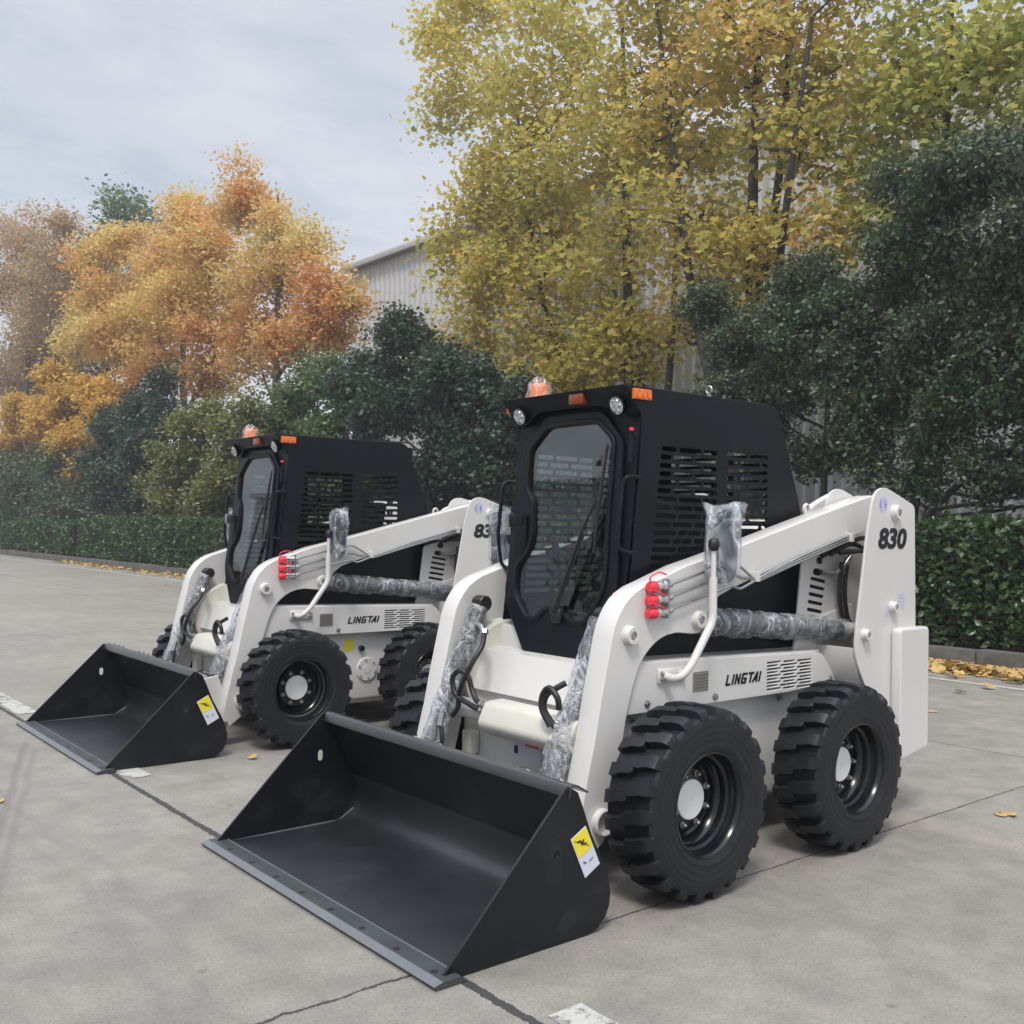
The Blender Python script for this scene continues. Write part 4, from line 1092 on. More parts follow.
BL_PLANE_A = [(-11.0, -7.26, 9.45, 1.61), (-11.0, -8.55, 8.27, 1.53), (-11.0, -6.44, 7.68, 1.23), (-11.0, -7.42, 6.24, 1.19), (-11.0, -5.54, 8.85, 1.25), (-11.0, -8.51, 5.56, 0.89), (-11.0, -10.07, 10.43, 1.53), (-11.0, -7.09, 11.61, 1.86), (-11.0, -9.35, 12.62, 1.86), (-11.0, -5.39, 10.69, 1.4), (-11.0, -5.86, 6.08, 0.95), (-11.0, -6.99, 4.81, 0.75), (-11.0, -8.53, 6.82, 1.25), (-11.0, -9.78, 8.81, 1.13)]
BL_PLANE_B = [(-11.6, -13.04, 11.65, 1.74), (-11.6, -15.92, 12.41, 1.2), (-11.6, -16.15, 13.71, 1.09), (-11.6, -11.75, 9.32, 1.66), (-11.6, -14.73, 10.62, 1.38), (-11.6, -13.61, 8.05, 1.55), (-11.6, -15.45, 9.64, 0.71), (-11.6, -11.12, 6.9, 1.52), (-11.6, -12.9, 5.94, 1.3), (-11.6, -15.94, 6.64, 1.08), (-11.6, -17.79, 5.79, 0.66), (-11.6, -14.94, 4.74, 0.92), (-11.6, -11.08, 5.17, 1.11), (-11.6, -13.19, 4.46, 0.87), (-11.6, -17.13, 12.07, 1.05), (-11.6, -13.1, 14.1, 2.08), (-11.6, -17.62, 13.89, 0.56), (-11.6, -14.28, 7.29, 1.25), (-11.6, -10.25, 4.76, 0.88), (-11.6, -16.0, 15.36, 1.21)]
BL_PLANE_C = [(-11.3, -4.38, 8.54, 1.05), (-11.3, -3.34, 8.03, 1.06), (-11.3, -4.86, 7.62, 0.84), (-11.3, -3.76, 7.15, 0.87), (-11.3, -2.66, 8.49, 1.23), (-11.3, -4.24, 10.29, 1.34), (-11.3, -5.18, 6.62, 0.78), (-11.3, -2.65, 6.7, 0.95)]
BL_OR_A = [(-11.0, -22.2, 8.24, 0.96), (-11.0, -23.76, 9.7, 1.06), (-11.0, -25.67, 8.69, 1.39), (-11.0, -22.32, 6.98, 0.97), (-11.0, -27.64, 12.3, 1.11), (-11.0, -25.08, 10.59, 0.76), (-11.0, -27.6, 11.47, 1.04), (-11.0, -21.06, 7.63, 0.49), (-11.0, -23.63, 6.87, 1.12), (-11.0, -26.65, 7.11, 1.27)]
BL_OR_B = [(-11.5, -33.45, 12.17, 1.42), (-11.5, -30.49, 10.48, 1.57), (-11.5, -36.46, 11.75, 1.3), (-11.5, -32.35, 9.2, 1.64), (-11.5, -37.42, 9.59, 1.61), (-11.5, -34.01, 13.43, 0.75), (-11.5, -30.12, 8.15, 1.39), (-11.5, -36.2, 7.63, 1.49), (-11.5, -31.76, 6.76, 1.26), (-11.5, -34.81, 10.35, 1.53)]
BL_OR_C = [(-11.0, -41.13, 11.36, 1.37), (-11.0, -42.32, 13.1, 1.31), (-11.0, -39.5, 13.37, 0.91), (-11.0, -43.51, 10.65, 1.34), (-11.0, -40.05, 8.86, 1.59), (-11.0, -45.63, 9.58, 1.01)]
BL_YEL = [(-9.6, -42.64, 6.0, 1.46), (-9.6, -47.81, 6.54, 1.12), (-9.6, -37.33, 6.18, 1.09), (-9.6, -49.47, 5.08, 1.2), (-9.6, -41.09, 4.63, 1.04), (-9.6, -43.52, 7.6, 0.87), (-9.6, -38.98, 3.31, 0.64), (-9.6, -36.09, 5.31, 0.83)]
BL_PALE = [(-11.5, -54.98, 16.52, 1.88), (-11.5, -61.28, 15.2, 2.63), (-11.5, -50.92, 12.62, 1.92), (-11.5, -55.45, 10.92, 2.43), (-11.5, -50.04, 16.38, 0.7), (-11.5, -61.62, 18.5, 1.47), (-11.5, -58.4, 9.06, 2.13), (-11.5, -51.99, 14.6, 1.54)]
BL_FARG = [(-15.0, -52.16, 18.5, 0.86), (-15.0, -51.28, 17.22, 1.27), (-15.0, -54.48, 16.54, 1.22), (-15.0, -60.81, 14.79, 2.11), (-15.0, -57.64, 11.37, 2.31), (-15.0, -66.95, 10.6, 2.59), (-15.0, -51.79, 13.31, 2.67)]
BL_EV_A = [(-9.2, -5.31, 4.32, 0.79), (-9.2, -6.29, 4.23, 0.63), (-9.2, -4.35, 4.46, 0.75), (-9.2, -4.34, 3.64, 0.68), (-9.2, -5.3, 3.39, 0.6), (-9.2, -6.09, 3.54, 0.52), (-9.2, -3.89, 3.19, 0.59), (-9.2, -6.98, 4.71, 0.34), (-9.2, -4.18, 2.88, 0.46), (-9.2, -6.59, 4.96, 0.38), (-9.2, -5.16, 5.01, 0.5), (-9.2, -5.64, 2.98, 0.26)]
BL_EV_B = [(-9.0, -3.45, 5.06, 0.64), (-9.0, -2.73, 5.59, 0.67), (-9.0, -2.13, 5.97, 0.59), (-9.0, -2.23, 4.33, 0.89), (-9.0, -3.1, 3.92, 0.75), (-9.0, -2.05, 3.13, 0.76), (-9.0, -2.83, 2.96, 0.61), (-9.0, -1.56, 4.9, 0.91), (-9.0, -1.45, 3.52, 1.01), (-9.0, -3.53, 5.98, 0.36), (-9.0, -1.76, 2.3, 0.52), (-9.0, -3.15, 2.61, 0.38), (-9.0, -2.72, 4.79, 0.61), (-9.0, -3.65, 4.58, 0.52), (-9.0, -2.46, 2.33, 0.34)]
BL_EV_C = [(-9.2, -15.09, 5.38, 0.7), (-9.2, -13.6, 4.77, 0.78), (-9.2, -12.4, 4.04, 0.71), (-9.2, -15.25, 4.19, 0.83), (-9.2, -13.74, 3.65, 0.87), (-9.2, -11.91, 3.22, 0.66), (-9.2, -13.02, 2.79, 0.72), (-9.2, -15.31, 5.96, 0.39), (-9.2, -16.68, 3.86, 0.64), (-9.2, -11.88, 2.35, 0.58), (-9.2, -14.24, 2.63, 0.74), (-9.2, -11.32, 3.85, 0.47)]
BL_EV_D = [(-9.6, -19.29, 4.97, 0.7), (-9.6, -20.87, 4.73, 0.69), (-9.6, -18.19, 4.37, 0.78), (-9.6, -20.17, 3.63, 0.72), (-9.6, -22.28, 4.03, 0.6), (-9.6, -18.48, 3.29, 0.74), (-9.6, -20.35, 5.33, 0.47), (-9.6, -19.19, 2.57, 0.75), (-9.6, -21.64, 2.91, 0.81)]
BL_EV_E = [(-9.0, -26.01, 4.37, 0.84), (-9.0, -23.72, 3.79, 0.9), (-9.0, -26.71, 3.2, 0.97), (-9.0, -23.14, 2.79, 1.0), (-9.0, -27.05, 2.3, 0.86), (-9.0, -22.46, 4.4, 0.54), (-9.0, -21.31, 3.0, 0.74), (-9.0, -24.79, 2.12, 0.87), (-9.0, -28.73, 2.8, 0.57)]
BL_EV_F = [(-9.3, -32.02, 5.51, 0.97), (-9.3, -34.9, 4.83, 0.96), (-9.3, -30.97, 4.06, 1.15), (-9.3, -33.35, 2.76, 1.07), (-9.3, -36.18, 3.59, 0.91), (-9.3, -29.65, 4.81, 0.72), (-9.3, -32.27, 1.87, 0.77), (-9.3, -30.18, 6.19, 0.53)]
BL_EV_G = [(-9.0, -44.72, 2.8, 1.06), (-9.0, -39.47, 2.29, 1.04), (-9.0, -48.62, 3.34, 1.22), (-9.0, -42.23, 1.27, 0.76), (-9.0, -37.45, 1.5, 0.69), (-9.0, -48.05, 1.46, 1.02), (-9.0, -48.89, 0.52, 0.57)]
BL_PLANE_B += [(-11.6, -16.0, 9.0, .9), (-11.6, -14.8, 9.2, 1.0), (-11.6, -16.6, 7.9, .8), (-11.6, -15.2, 7.8, 1.1), (-11.6, -13.6, 9.3, 1.0), (-11.6, -13.8, 5.4, 1.1), (-11.6, -12.0, 4.6, .9), (-11.6, -16.4, 5.6, .9)]
BL_EV_D += [(-9.9, -22.2, 4.2, .75), (-9.9, -19, 3.6, .85), (-10, -24, 4.0, .85), (-10.1, -17.2, 4.1, .8), (-10, -21, 3.2, .9), (-10, -17.6, 2.9, .9)]
BL_EV_C += [(-9.3, -16.6, 5.1, .62), (-9.4, -17.9, 4.9, .6), (-9.2, -15.9, 4.6, .7), (-9.6, -12.6, 3.4, .8), (-9.7, -14.4, 4.0, .9)]
BL_EV_A += [(-9.2, -4.45, 2.55, .30), (-9.3, -5.9, 2.75, .3), (-9.3, -6.9, 3.3, .45), (-9.4, -5.2, 2.5, .25)]
BL_EV_B += [(-9.1, -3.9, 2.35, .32), (-9.0, -2.3, 2.05, .34), (-9.1, -1.6, 1.95, .3), (-9.0, -3.2, 2.1, .28), (-9.2, -1.2, 2.5, .4)]
BL_EV_C += [(-9.9, -y, 1.9, .8) for y in (10.5, 12.3, 14.1, 16)]
BL_EV_D += [(-9.9, -y, 2.0, .85) for y in (17.8, 19.5, 21.2)]
BL_EV_E += [(-9.8, -y, 2.0, .95) for y in (23, 25, 27, 28.8)]
BL_EV_F += [(-9.9, -y, 2.1, 1.05) for y in (30.5, 32.5, 34.5, 36.5)]
BL_EV_G += [(-9.9, -y, 2.0, 1.2) for y in (38.5, 41, 43.5, 46, 48.5, 51.5)] + [(-9.9, -y, 3.6, 1.2) for y in (41, 45, 49)]
BARK_MID = paint('plane_bark', (.055, .048, .042), .85, var=.45, nscale=8, bump=.8, bscale=30)
PL = 'plane trees in autumn colour behind the hedge'; EVG = 'evergreen trees and tall shrubs standing behind the hedge'
ORG = 'orange autumn trees beyond the loaders'
tree('plane_tree', 'tall golden-yellow plane tree rising above the roof of the nearer loader', PL, (-11, -7.3, .16), (-11.1, -7.35, 12.5), .17, BL_PLANE_A, L_PLANE, 'lobed', .118, 20, 44, .32, 11, BARK_MID, twigs=600, split=5, fork=[[(-10.9, -7.7, 2.6), (-10.6, -8.3, 5.4), (-10.5, -8.8, 8.5), (-10.5, -9.2, 11)], [(-10.8, -6.9, 3.4), (-10.6, -6.5, 6), (-10.5, -5.9, 9.5)], [(-11.2, -7.5, 4), (-11.3, -7.0, 8), (-11.3, -6.9, 11)]])
tree('plane_tree', 'broad yellow-green plane tree, its leafy left side against the sky and factory eave', PL, (-11.6, -10.6, .16), (-11.6, -11.2, 13.5), .16, BL_PLANE_B, L_PLANEY, 'lobed', .120, 20, 45, .32, 12, BARK_MID, twigs=600, split=5, fork=[[(-11.6, -11.8, 3.2), (-11.7, -13.6, 6.5), (-11.7, -14.6, 11)], [(-11.5, -9.7, 4), (-11.6, -9.6, 8)]])
tree('plane_tree', 'greener plane tree at the right edge, its crown above the dark evergreens', PL, (-11.3, -4.3, .16), (-11.3, -4.0, 11.0), .14, BL_PLANE_C, L_PLANEG, 'lobed', .118, 20, 42, .32, 13, BARK_MID, twigs=300, split=5)
tree('orange_tree', 'orange autumn tree nearest the factory wall, rust-coloured with a paler top', ORG, (-11, -24.6, .16), (-11, -25.5, 11.6), .2, BL_OR_A, L_OR2, 'simple', .15, 36, 62, .28, 21, BARK, twigs=240, split=6)
tree('orange_tree', 'broad bright orange tree in the middle of the orange group', ORG, (-11.5, -33.5, .16), (-11.5, -33.8, 12.8), .22, BL_OR_B, L_OR, 'simple', .165, 28, 64, .32, 22, BARK, twigs=240, split=6)
tree('orange_tree', 'slimmer orange tree on the left of the orange group', ORG, (-11, -42.0, .16), (-11, -41.5, 13), .2, BL_OR_C, L_OR, 'simple', .18, 28, 64, .34, 23, BARK, twigs=140, split=6)
tree('yellow_tree', 'low yellow-leaved tree by the left edge, over the dark shrubs', 'low trees by the left edge', (-9.6, -42.5, .16), (-9.6, -42.8, 6.8), .12, BL_YEL, L_YEL, 'simple', .20, 90, 50, .24, 24, BARK, twigs=110, split=5)
tree('brown_tree', 'tall thin pale brown tree at the far left edge', None, (-11.5, -56, .16), (-11.5, -55.5, 17.5), .25, BL_PALE, L_PALE, 'simple', .18, 15, 60, .42, 25, BARK, twigs=240, split=6)
tree('green_tree', 'tall dark green tree showing behind the orange group at the left', None, (-15.0, -55, .1), (-15, -53, 18), .25, BL_FARG, L_MID, 'simple', .27, 14, 60, .5, 26, BARK_DARK, twigs=60)
tree('evergreen_tree', 'dark evergreen just right of the nearer cab, with an upright trunk behind the loader', EVG, (-9.2, -4.68, .16), (-9.25, -4.9, 4.9), .075, BL_EV_A, L_DARK, 'simple', .078, 250, 70, .13, 31, BARK_DARK, up=.3, droop=.5, twigs=320, split=4)
tree('evergreen_tree', 'large dark evergreen at the right edge, with a crooked low-forking trunk', EVG, (-9.0, -3.45, .16), (-9.0, -3.0, 5.4), .09, BL_EV_B, L_DARK, 'simple', .078, 240, 70, .13, 32, BARK_DARK, up=.3, droop=.5, twigs=380, split=4, fork=[[(-9.0, -3.2, 1.5), (-9.0, -2.7, 2.05), (-9.0, -2.0, 2.5), (-9, -1.3, 3.0)]])
tree('evergreen_tree', 'bluish dark evergreen with a pointed top, in the gap between the two cabs', EVG, (-9.2, -14.0, .16), (-9.2, -14.6, 5.6), .1, BL_EV_C, L_BLUE, 'simple', .12, 180, 50, .17, 33, BARK_DARK, up=.4, twigs=160, split=4)
tree('evergreen_tree', 'fresher green bushy tree directly above the farther cab', EVG, (-9.6, -20.0, .16), (-9.6, -20.1, 4.8), .1, BL_EV_D, L_MID, 'simple', .13, 150, 52, .19, 34, BARK_DARK, up=.5, twigs=90, split=4)
tree('evergreen_tree', 'olive-green bushy tree just left of the farther cab', EVG, (-9.0, -24.8, .16), (-9.0, -25.0, 4.2), .1, BL_EV_E, L_OLIVE, 'simple', .14, 130, 54, .21, 35, BARK_DARK, up=.5, twigs=80, split=4)
tree('evergreen_tree', 'very dark bushy tree below the orange trees, between the yellow and the olive ones', EVG, (-9.3, -32.6, .16), (-9.3, -32.7, 5.2), .1, BL_EV_F, L_BLUE, 'simple', .15, 110, 54, .23, 36, BARK_DARK, up=.4, twigs=60, split=4)
tree('evergreen_tree', 'low dark green shrub mass at the bottom of the left edge, under the yellow leaves', EVG, (-9.0, -44.0, .16), (-9.0, -44.2, 3.2), .1, BL_EV_G, L_DARK, 'simple', .17, 34, 70, .32, 37, BARK_DARK, up=.4, twigs=40)
red = [( -8.9, -34.2, 2.35, .30), (-8.9, -33.2, 2.15, .22)]
tree('red_shrub', 'small shrub with salmon-red leaves just above the hedge at the left', None, (-8.95, -33.9, .16), (-8.9, -33.8, 2.3), .03, red, leafmat('red_leaf', [(.42, .12, .07), (.36, .10, .05)], [(.46, .20, .10), (.30, .12, .06)], 1, .4), 'simple', .13, 110, 24, .16, 38, BARK_DARK, twigs=14)

def hedge(name, label, x0, x1, y0, y1, h, n, size, seed):
    rng = np.random.default_rng(seed); L_ = abs(y1 - y0)
    root = empty(name, ((x0 + x1) / 2, (y0 + y1) / 2, .16)); tag(root, label, 'hedge', 'clipped hedge along the kerb')
    area = np.array([L_ * h, L_ * abs(x1 - x0), h * 1.2]); pr_ = area / area.sum(); c = rng.choice(3, n, p=pr_)
    t = rng.uniform(0, 1, (n, 3)); P = np.empty((n, 3))
    P[:, 1] = y0 + (y1 - y0) * t[:, 0]
    bul = lambda y, z: .10 * np.sin(y * 1.7) + .08 * np.sin(y * 4.3 + z * 3) + .06 * np.sin(z * 6 + y) + .05 * np.sin(y * 11 + z * 9)
    z = .22 + (h - .22) * t[:, 1]; P[:, 2] = z; P[:, 0] = x0 - np.abs(rng.normal(size=n)) * .11 + bul(P[:, 1], z) * .7
    rt = (z - .22) / (h - .22); P[:, 0] -= .18 * np.clip(rt - .82, 0, 1) * 4 * rt
    P[:, 0] += .10 * (1 - rt) * 0
    k = c == 1; P[k, 0] = x0 - .1 + (x1 - x0) * t[k, 2]; P[k, 2] = h + .05 * np.sin(P[k, 1] * 2.3) + .04 * np.sin(P[k, 0] * 7 + P[k, 1] * 3) - np.abs(rng.normal(size=k.sum())) * .06 + (rng.uniform(size=k.sum()) < .06) * rng.uniform(0, .16, k.sum())
    k = c == 2; P[k, 1] = y1 + rng.normal(size=k.sum()) * .1 ; P[k, 0] = x0 + (x1 - x0) * t[k, 2]
    loc = np.array([(x0 + x1) / 2, (y0 + y1) / 2, .16])
    o = obj('foliage', leaves_mesh('foliage', P - loc, size, 'simple', rng, .35), L_HEDGE, root)
    # twiggy dark inside
    b = bmesh.new(); ny = int(L_ / .5); rr = random.Random(seed)
    for i in range(ny):
        yy = y0 + (y1 - y0) * (i + .5) / ny + rr.uniform(-.1, .1) - loc[1]; xx = x0 - .3 - loc[0]
        for q in range(5):
            tube_bm([(xx, yy, 0), (xx + rr.uniform(-.1, .2), yy + rr.uniform(-.2, .2), h * .5), (xx + rr.uniform(-.3, .35), yy + rr.uniform(-.35, .35), h - .2)], [.02, .012, .004], 5, b, caps=False)
    obj('stems', b, BARK_DARK, root)
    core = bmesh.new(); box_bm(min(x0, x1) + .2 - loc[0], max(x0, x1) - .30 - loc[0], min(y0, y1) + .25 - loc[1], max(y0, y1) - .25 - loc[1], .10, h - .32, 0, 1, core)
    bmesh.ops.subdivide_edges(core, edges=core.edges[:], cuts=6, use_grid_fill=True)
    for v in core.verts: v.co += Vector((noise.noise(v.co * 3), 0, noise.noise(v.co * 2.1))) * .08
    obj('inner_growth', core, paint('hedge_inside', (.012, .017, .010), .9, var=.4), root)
    return root
hedge('hedge', 'glossy dark green hedge behind the leaf-strewn kerb, the long run passing behind both loaders', -7.80, -8.75, 6, -33.5, 1.53, 140000, .098, 51)
hedge('hedge', 'short set-back run of hedge at the far left, beyond the gap', -8.05, -9.0, -35.2, -60, 1.45, 30000, .13, 52)

# fallen leaves
L_FALL = leafmat('fallen_leaf', [(.55, .38, .13), (.46, .29, .10), (.60, .45, .19), (.38, .22, .08)], [(.50, .34, .13), (.40, .28, .12), (.56, .40, .14)], 2, .15, .6)
rng = np.random.default_rng(77); n = 3600
P = np.empty((n, 3)); P[:, 0] = -7.58 + np.abs(rng.normal(size=n)) ** 1.1 * .26; P[:, 1] = rng.uniform(-34, 5, n)
dn = .5 + .5 * np.sin(P[:, 1] * .9) * np.sin(P[:, 1] * .31 + 1); k = (rng.uniform(size=n) < .12 + .40 * dn) | (P[:, 1] > -5); P = P[k]
P2 = np.empty((900, 3)); P2[:, 0] = -7.55 + np.abs(rng.normal(size=900)) * .22; P2[:, 1] = rng.uniform(-5, 1, 900); P = np.concatenate([P, P2])
P = P[P[:, 0] < -6.3]; P[:, 2] = .012 + np.abs(rng.normal(size=len(P))) * .018 * (P[:, 0] < -7.3)
me = leaves_mesh('leaf_litter', P, .125, 'lobed', rng, 3.0)
co = np.empty(len(me.vertices) * 3, 'f'); me.vertices.foreach_get('co', co); co = co.reshape(-1, 3); co[:, 2] = np.clip(co[:, 2], .006, .085); me.vertices.foreach_set('co', co.ravel()); me.update()
tag(obj('leaf_litter', me, L_FALL), 'drift of yellow-brown fallen leaves along the foot of the kerb', 'leaf litter', kind='stuff')
LV = [(1.76, -2.1, .08, 'yellow fallen leaf on bare concrete near the left edge of the picture'), (-4.75, -.74, .11, 'yellow fallen leaf in the open between white edge line and nearer loader'), (-2.21, 1.03, .12, 'curled yellow leaf on the concrete at the right edge, right of the rear tyre'), (.37, -2.27, .07, 'yellow leaf on the concrete in the gap between the two buckets'),
      (-.2, -5.3, .10, 'brown fallen leaf left of the farther bucket'), (-5.6, -19.5, .16, 'pair-sized yellow leaf lying by the white edge line at the far left'), (-5.9, -1.1, .10, 'yellow leaf just short of the white edge line at the right')]
for i, (x, y, s, lab) in enumerate(LV):
    r_ = np.random.default_rng(200 + i); me = leaves_mesh('fallen_leaf', np.array([[0, 0, .012]]), s, 'lobed', r_, 2.5)
    for v in me.vertices: v.co.z = max(.007, .010 + (v.co.z - .012) * .35)
    o = obj('fallen_leaf', me, L_FALL); o.location = (x, y, 0); tag(o, lab, 'fallen leaf', 'single leaves scattered on the concrete')

# ------------------------------------------------------------------ buildings
CLAD = paint('grey_metal_cladding', (.56, .575, .60), .45, var=.05, nscale=1.2, metal=.15, dirt=((.5, .5, .49), .4))
TRIM = paint('eave_trim', (.40, .41, .42), .4, var=.05)
def clad_bm(x, y0, y1, z0, z1, face, pitch=.30, d=.06):
    """vertical trapezoid-ribbed sheet; face = +1/-1 looks towards +x/-x"""
    b = bmesh.new(); pts = []; y = y0
    while y < y1:
        for (dy, dd) in ((0, 0), (.17, 0), (.20, d), (.26, d), (.30, 0)): pts.append((min(y + dy, y1), dd))
        y += pitch
    A = [b.verts.new((x + face * dd, yy, z0)) for yy, dd in pts]; B = [b.verts.new((x + face * dd, yy, z1)) for yy, dd in pts]
    for i in range(len(pts) - 1):
        if pts[i + 1][0] - pts[i][0] > 1e-5 or pts[i + 1][1] != pts[i][1]: b.faces.new((A[i], A[i + 1], B[i + 1], B[i]))
    bmesh.ops.recalc_face_normals(b, faces=b.faces[:]); return b
def hall(name, label, x, y0, y1, h, face, depth):
    root = empty(name, (x, (y0 + y1) / 2, 0)); tag(root, label, 'building'); loc = Vector(root.location)
    w = clad_bm(x, y0, y1, .0, h, face); xb = x - face * depth
    vs = []
    for yy in (y0, y1):
        vs += [w.verts.new((x, yy, 0)), w.verts.new((xb, yy, 0)), w.verts.new((xb, yy, h)), w.verts.new(((x + xb) / 2, yy, h + 1.5)), w.verts.new((x, yy, h))]
    w.faces.new(vs[:5]); w.faces.new(vs[5:][::-1]); w.faces.new((vs[1], vs[2], vs[7], vs[6]))
    for v in w.verts: v.co -= loc
    obj('wall', w, CLAD, root)
    r = bmesh.new()
    A = [(x + face * .28, h - .02), ((x + xb) / 2, h + 1.6), (xb - face * .28, h - .02)]
    v0 = [r.verts.new((a, y0 - .3, z)) for a, z in A]; v1 = [r.verts.new((a, y1 + .3, z)) for a, z in A]
    v2 = [r.verts.new((a, y0 - .3, z + .06)) for a, z in A]; v3 = [r.verts.new((a, y1 + .3, z + .06)) for a, z in A]
    for i in range(2):
        r.faces.new((v0[i], v0[i + 1], v1[i + 1], v1[i])); r.faces.new((v2[i], v3[i], v3[i + 1], v2[i + 1])); r.faces.new((v0[i], v2[i], v2[i + 1], v0[i + 1])); r.faces.new((v1[i], v1[i + 1], v3[i + 1], v3[i]))
    r.faces.new((v0[0], v1[0], v3[0], v2[0])); r.faces.new((v0[2], v2[2], v3[2], v1[2]))
    for v in r.verts: v.co -= loc
    obj('roof', r, CLAD, root)
    g = box_bm(min(x, x + face * .30), max(x, x + face * .30), y0 - .3, y1 + .3, h - .16, h + .0, .02, 2)
    for v in g.verts: v.co -= loc
    obj('gutter', g, TRIM, root, 40)
    for k in range(int((y1 - y0) / 20)):
        yy = y0 + 14 + k * 20; d = tube_bm([(x + face * .13, yy, 0), (x + face * .13, yy, h - .3)], .06, 10)
        for v in d.verts: v.co -= loc
        obj('downpipe', d, TRIM, root, 60)
    return root, loc
hall('factory_building', 'grey ribbed-metal factory hall behind the trees, its eave rising towards the right', -15.0, -27.6, 14, 10.45, 1, 22)

# hall and trees on the camera's side of the yard: they show as reflections in the door glass
h2, loc2 = hall('warehouse', 'grey ribbed-metal warehouse across the yard, seen only as a reflection in the cab glass', 19, -46, 4, 7.0, -1, 18)

rb = [(9.8, -8.9, 3.3, .9), (9.4, -9.6, 2.4, .6), (10.2, -8.2, 2.7, .8), (9.6, -8.6, 4.2, .7), (10.0, -9.4, 3.8, .5)]
tree('yard_tree', 'lone leafy tree across the yard, seen only as a dark reflection in the door glass', None, (9.8, -8.9, 0), (9.8, -8.8, 4.3), .12, rb, L_DARK, 'simple', .14, 30, 60, .25, 61, BARK_DARK, twigs=60)

# ------------------------------------------------------------------ haze, light, camera
m, nt, out = newmat('haze'); pv = node(nt, 'ShaderNodeVolumePrincipled')
pv.inputs['Color'].default_value = (.93, .95, 1, 1); pv.inputs['Density'].default_value = HAZE; pv.inputs['Anisotropy'].default_value = .2
nt.links.new(pv.outputs[0], out.inputs['Volume'])
b = box_bm(-60, 60, -115, 40, -1.0, 24, 0)
tag(obj('haze', b, m), 'thin autumn haze over the yard', 'haze', kind='stuff')

SUN_EL, SUN_AZ = 58, 40     # degrees; azimuth measured from +x towards +y
sd = Vector((math.cos(R(SUN_EL)) * math.cos(R(SUN_AZ)), math.cos(R(SUN_EL)) * math.sin(R(SUN_AZ)), math.sin(R(SUN_EL))))
w = bpy.data.worlds.new('World'); S.world = w; w.use_nodes = True; nt = w.node_tree; nt.nodes.clear()
wo = node(nt, 'ShaderNodeOutputWorld'); bg = node(nt, 'ShaderNodeBackground')
sk = node(nt, 'ShaderNodeTexSky'); sk.sky_type = 'NISHITA'; sk.sun_disc = False; sk.sun_elevation = R(SUN_EL); sk.sun_rotation = R(90 - SUN_AZ)
sk.air_density = 1.0; sk.dust_density = 2.0
tc = node(nt, 'ShaderNodeTexCoord'); G = tc.outputs['Generated']
sp = node(nt, 'ShaderNodeSeparateXYZ'); nt.links.new(G, sp.inputs[0])
zz = mathn(nt, 'ADD', mathn(nt, 'MAXIMUM', sp.outputs[2], 0.0), .16)
cb_ = node(nt, 'ShaderNodeCombineXYZ'); nt.links.new(mathn(nt, 'DIVIDE', sp.outputs[0], zz), cb_.inputs[0]); nt.links.new(mathn(nt, 'DIVIDE', sp.outputs[1], zz), cb_.inputs[1])
mp = node(nt, 'ShaderNodeMapping'); mp.inputs['Scale'].default_value = (.75, 1.2, 1); mp.inputs['Rotation'].default_value = (0, 0, R(40)); mp.inputs['Location'].default_value = (3.1, 1.7, 0); nt.links.new(cb_.outputs[0], mp.inputs[0])
n1 = noise_tex(nt, 1.1, 8, .62, mp.outputs[0], .5); n2 = noise_tex(nt, 3.0, 8, .6, mp.outputs[0], .3)
cl = ramp(nt, n1.outputs[0], [(.30, (2.75, 2.95, 3.25)), (.46, (3.05, 3.20, 3.45)), (.60, (3.45, 3.52, 3.72)), (.78, (3.02, 3.17, 3.45))])
c2 = ramp(nt, n2.outputs[0], [(.36, (1.05, 1.035, 1.01)), (.50, (1, 1, 1)), (.62, (.86, .88, .91))])
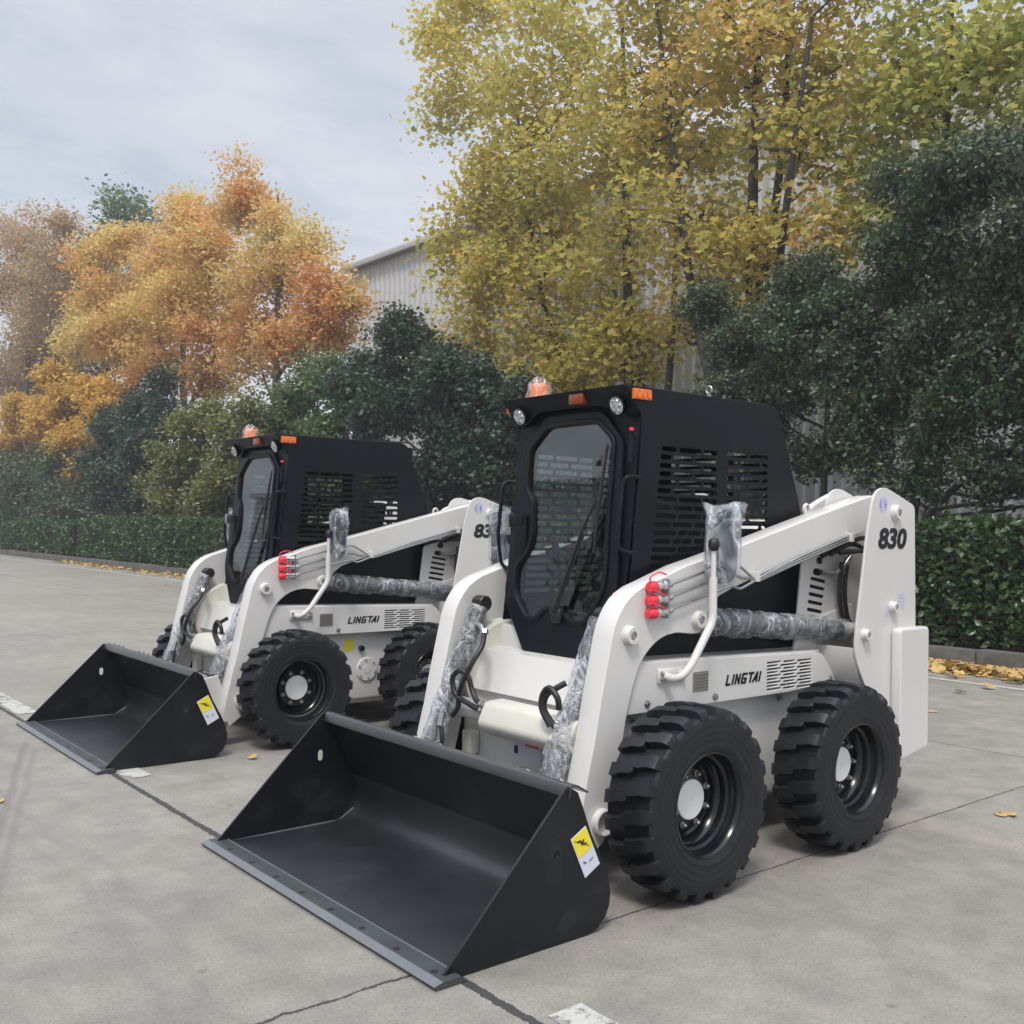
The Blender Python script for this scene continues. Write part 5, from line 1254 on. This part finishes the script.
cloud = mixc(nt, 1, cl.outputs[0], c2.outputs[0], 'MULTIPLY')
# cloud thins a little towards the horizon and is brighter overhead, as under a high veil
br = node(nt, 'ShaderNodeMapRange'); nt.links.new(sp.outputs[2], br.inputs[0]); br.inputs[1].default_value = .50; br.inputs[2].default_value = .95; br.inputs[3].default_value = 1.13; br.inputs[4].default_value = 3.7
cloud = mixc(nt, 1, cloud, (1, 1, 1), 'MULTIPLY')
vm_ = node(nt, 'ShaderNodeVectorMath', operation='SCALE'); nt.links.new(cloud, vm_.inputs[0]); nt.links.new(br.outputs[0], vm_.inputs['Scale'])
fin = mixc(nt, .85, sk.outputs[0], vm_.outputs[0])
nt.links.new(fin, bg.inputs[0]); bg.inputs[1].default_value = .10; nt.links.new(bg.outputs[0], wo.inputs[0])
sl = bpy.data.lights.new('sun', 'SUN'); sl.energy = 1.35; sl.angle = R(14); sl.color = (1, .95, .88)
so = bpy.data.objects.new('sun', sl); COL.objects.link(so); so.rotation_euler = sd.to_track_quat('Z', 'Y').to_euler()

cd = bpy.data.cameras.new('camera'); cam = bpy.data.objects.new('camera', cd); COL.objects.link(cam); S.camera = cam
yaw, pitch, roll, fpx = -2.2590, .0178, .0171, 1017.3
f = Vector((math.cos(pitch) * math.cos(yaw), math.cos(pitch) * math.sin(yaw), math.sin(pitch))); r = Vector((math.sin(yaw), -math.cos(yaw), 0)); u = r.cross(f)
r2 = r * math.cos(roll) + u * math.sin(roll); u2 = u * math.cos(roll) - r * math.sin(roll)
M = Matrix((r2, u2, -f)).transposed().to_4x4(); M.translation = Vector((3.0462, 3.3888, 1.3924)); cam.matrix_world = M
cd.sensor_width = 36; cd.lens = 36 * fpx / 1024; cd.clip_end = 2000; cd.clip_start = .05
S.view_settings.view_transform = 'Standard'; S.view_settings.look = 'None'; S.view_settings.exposure = EXPO; S.view_settings.gamma = 1
S.cycles.transparent_max_bounces = 24; S.cycles.volume_bounces = 0; S.cycles.max_bounces = 8; S.cycles.volume_step_rate = 4
S.cycles.use_denoising = True
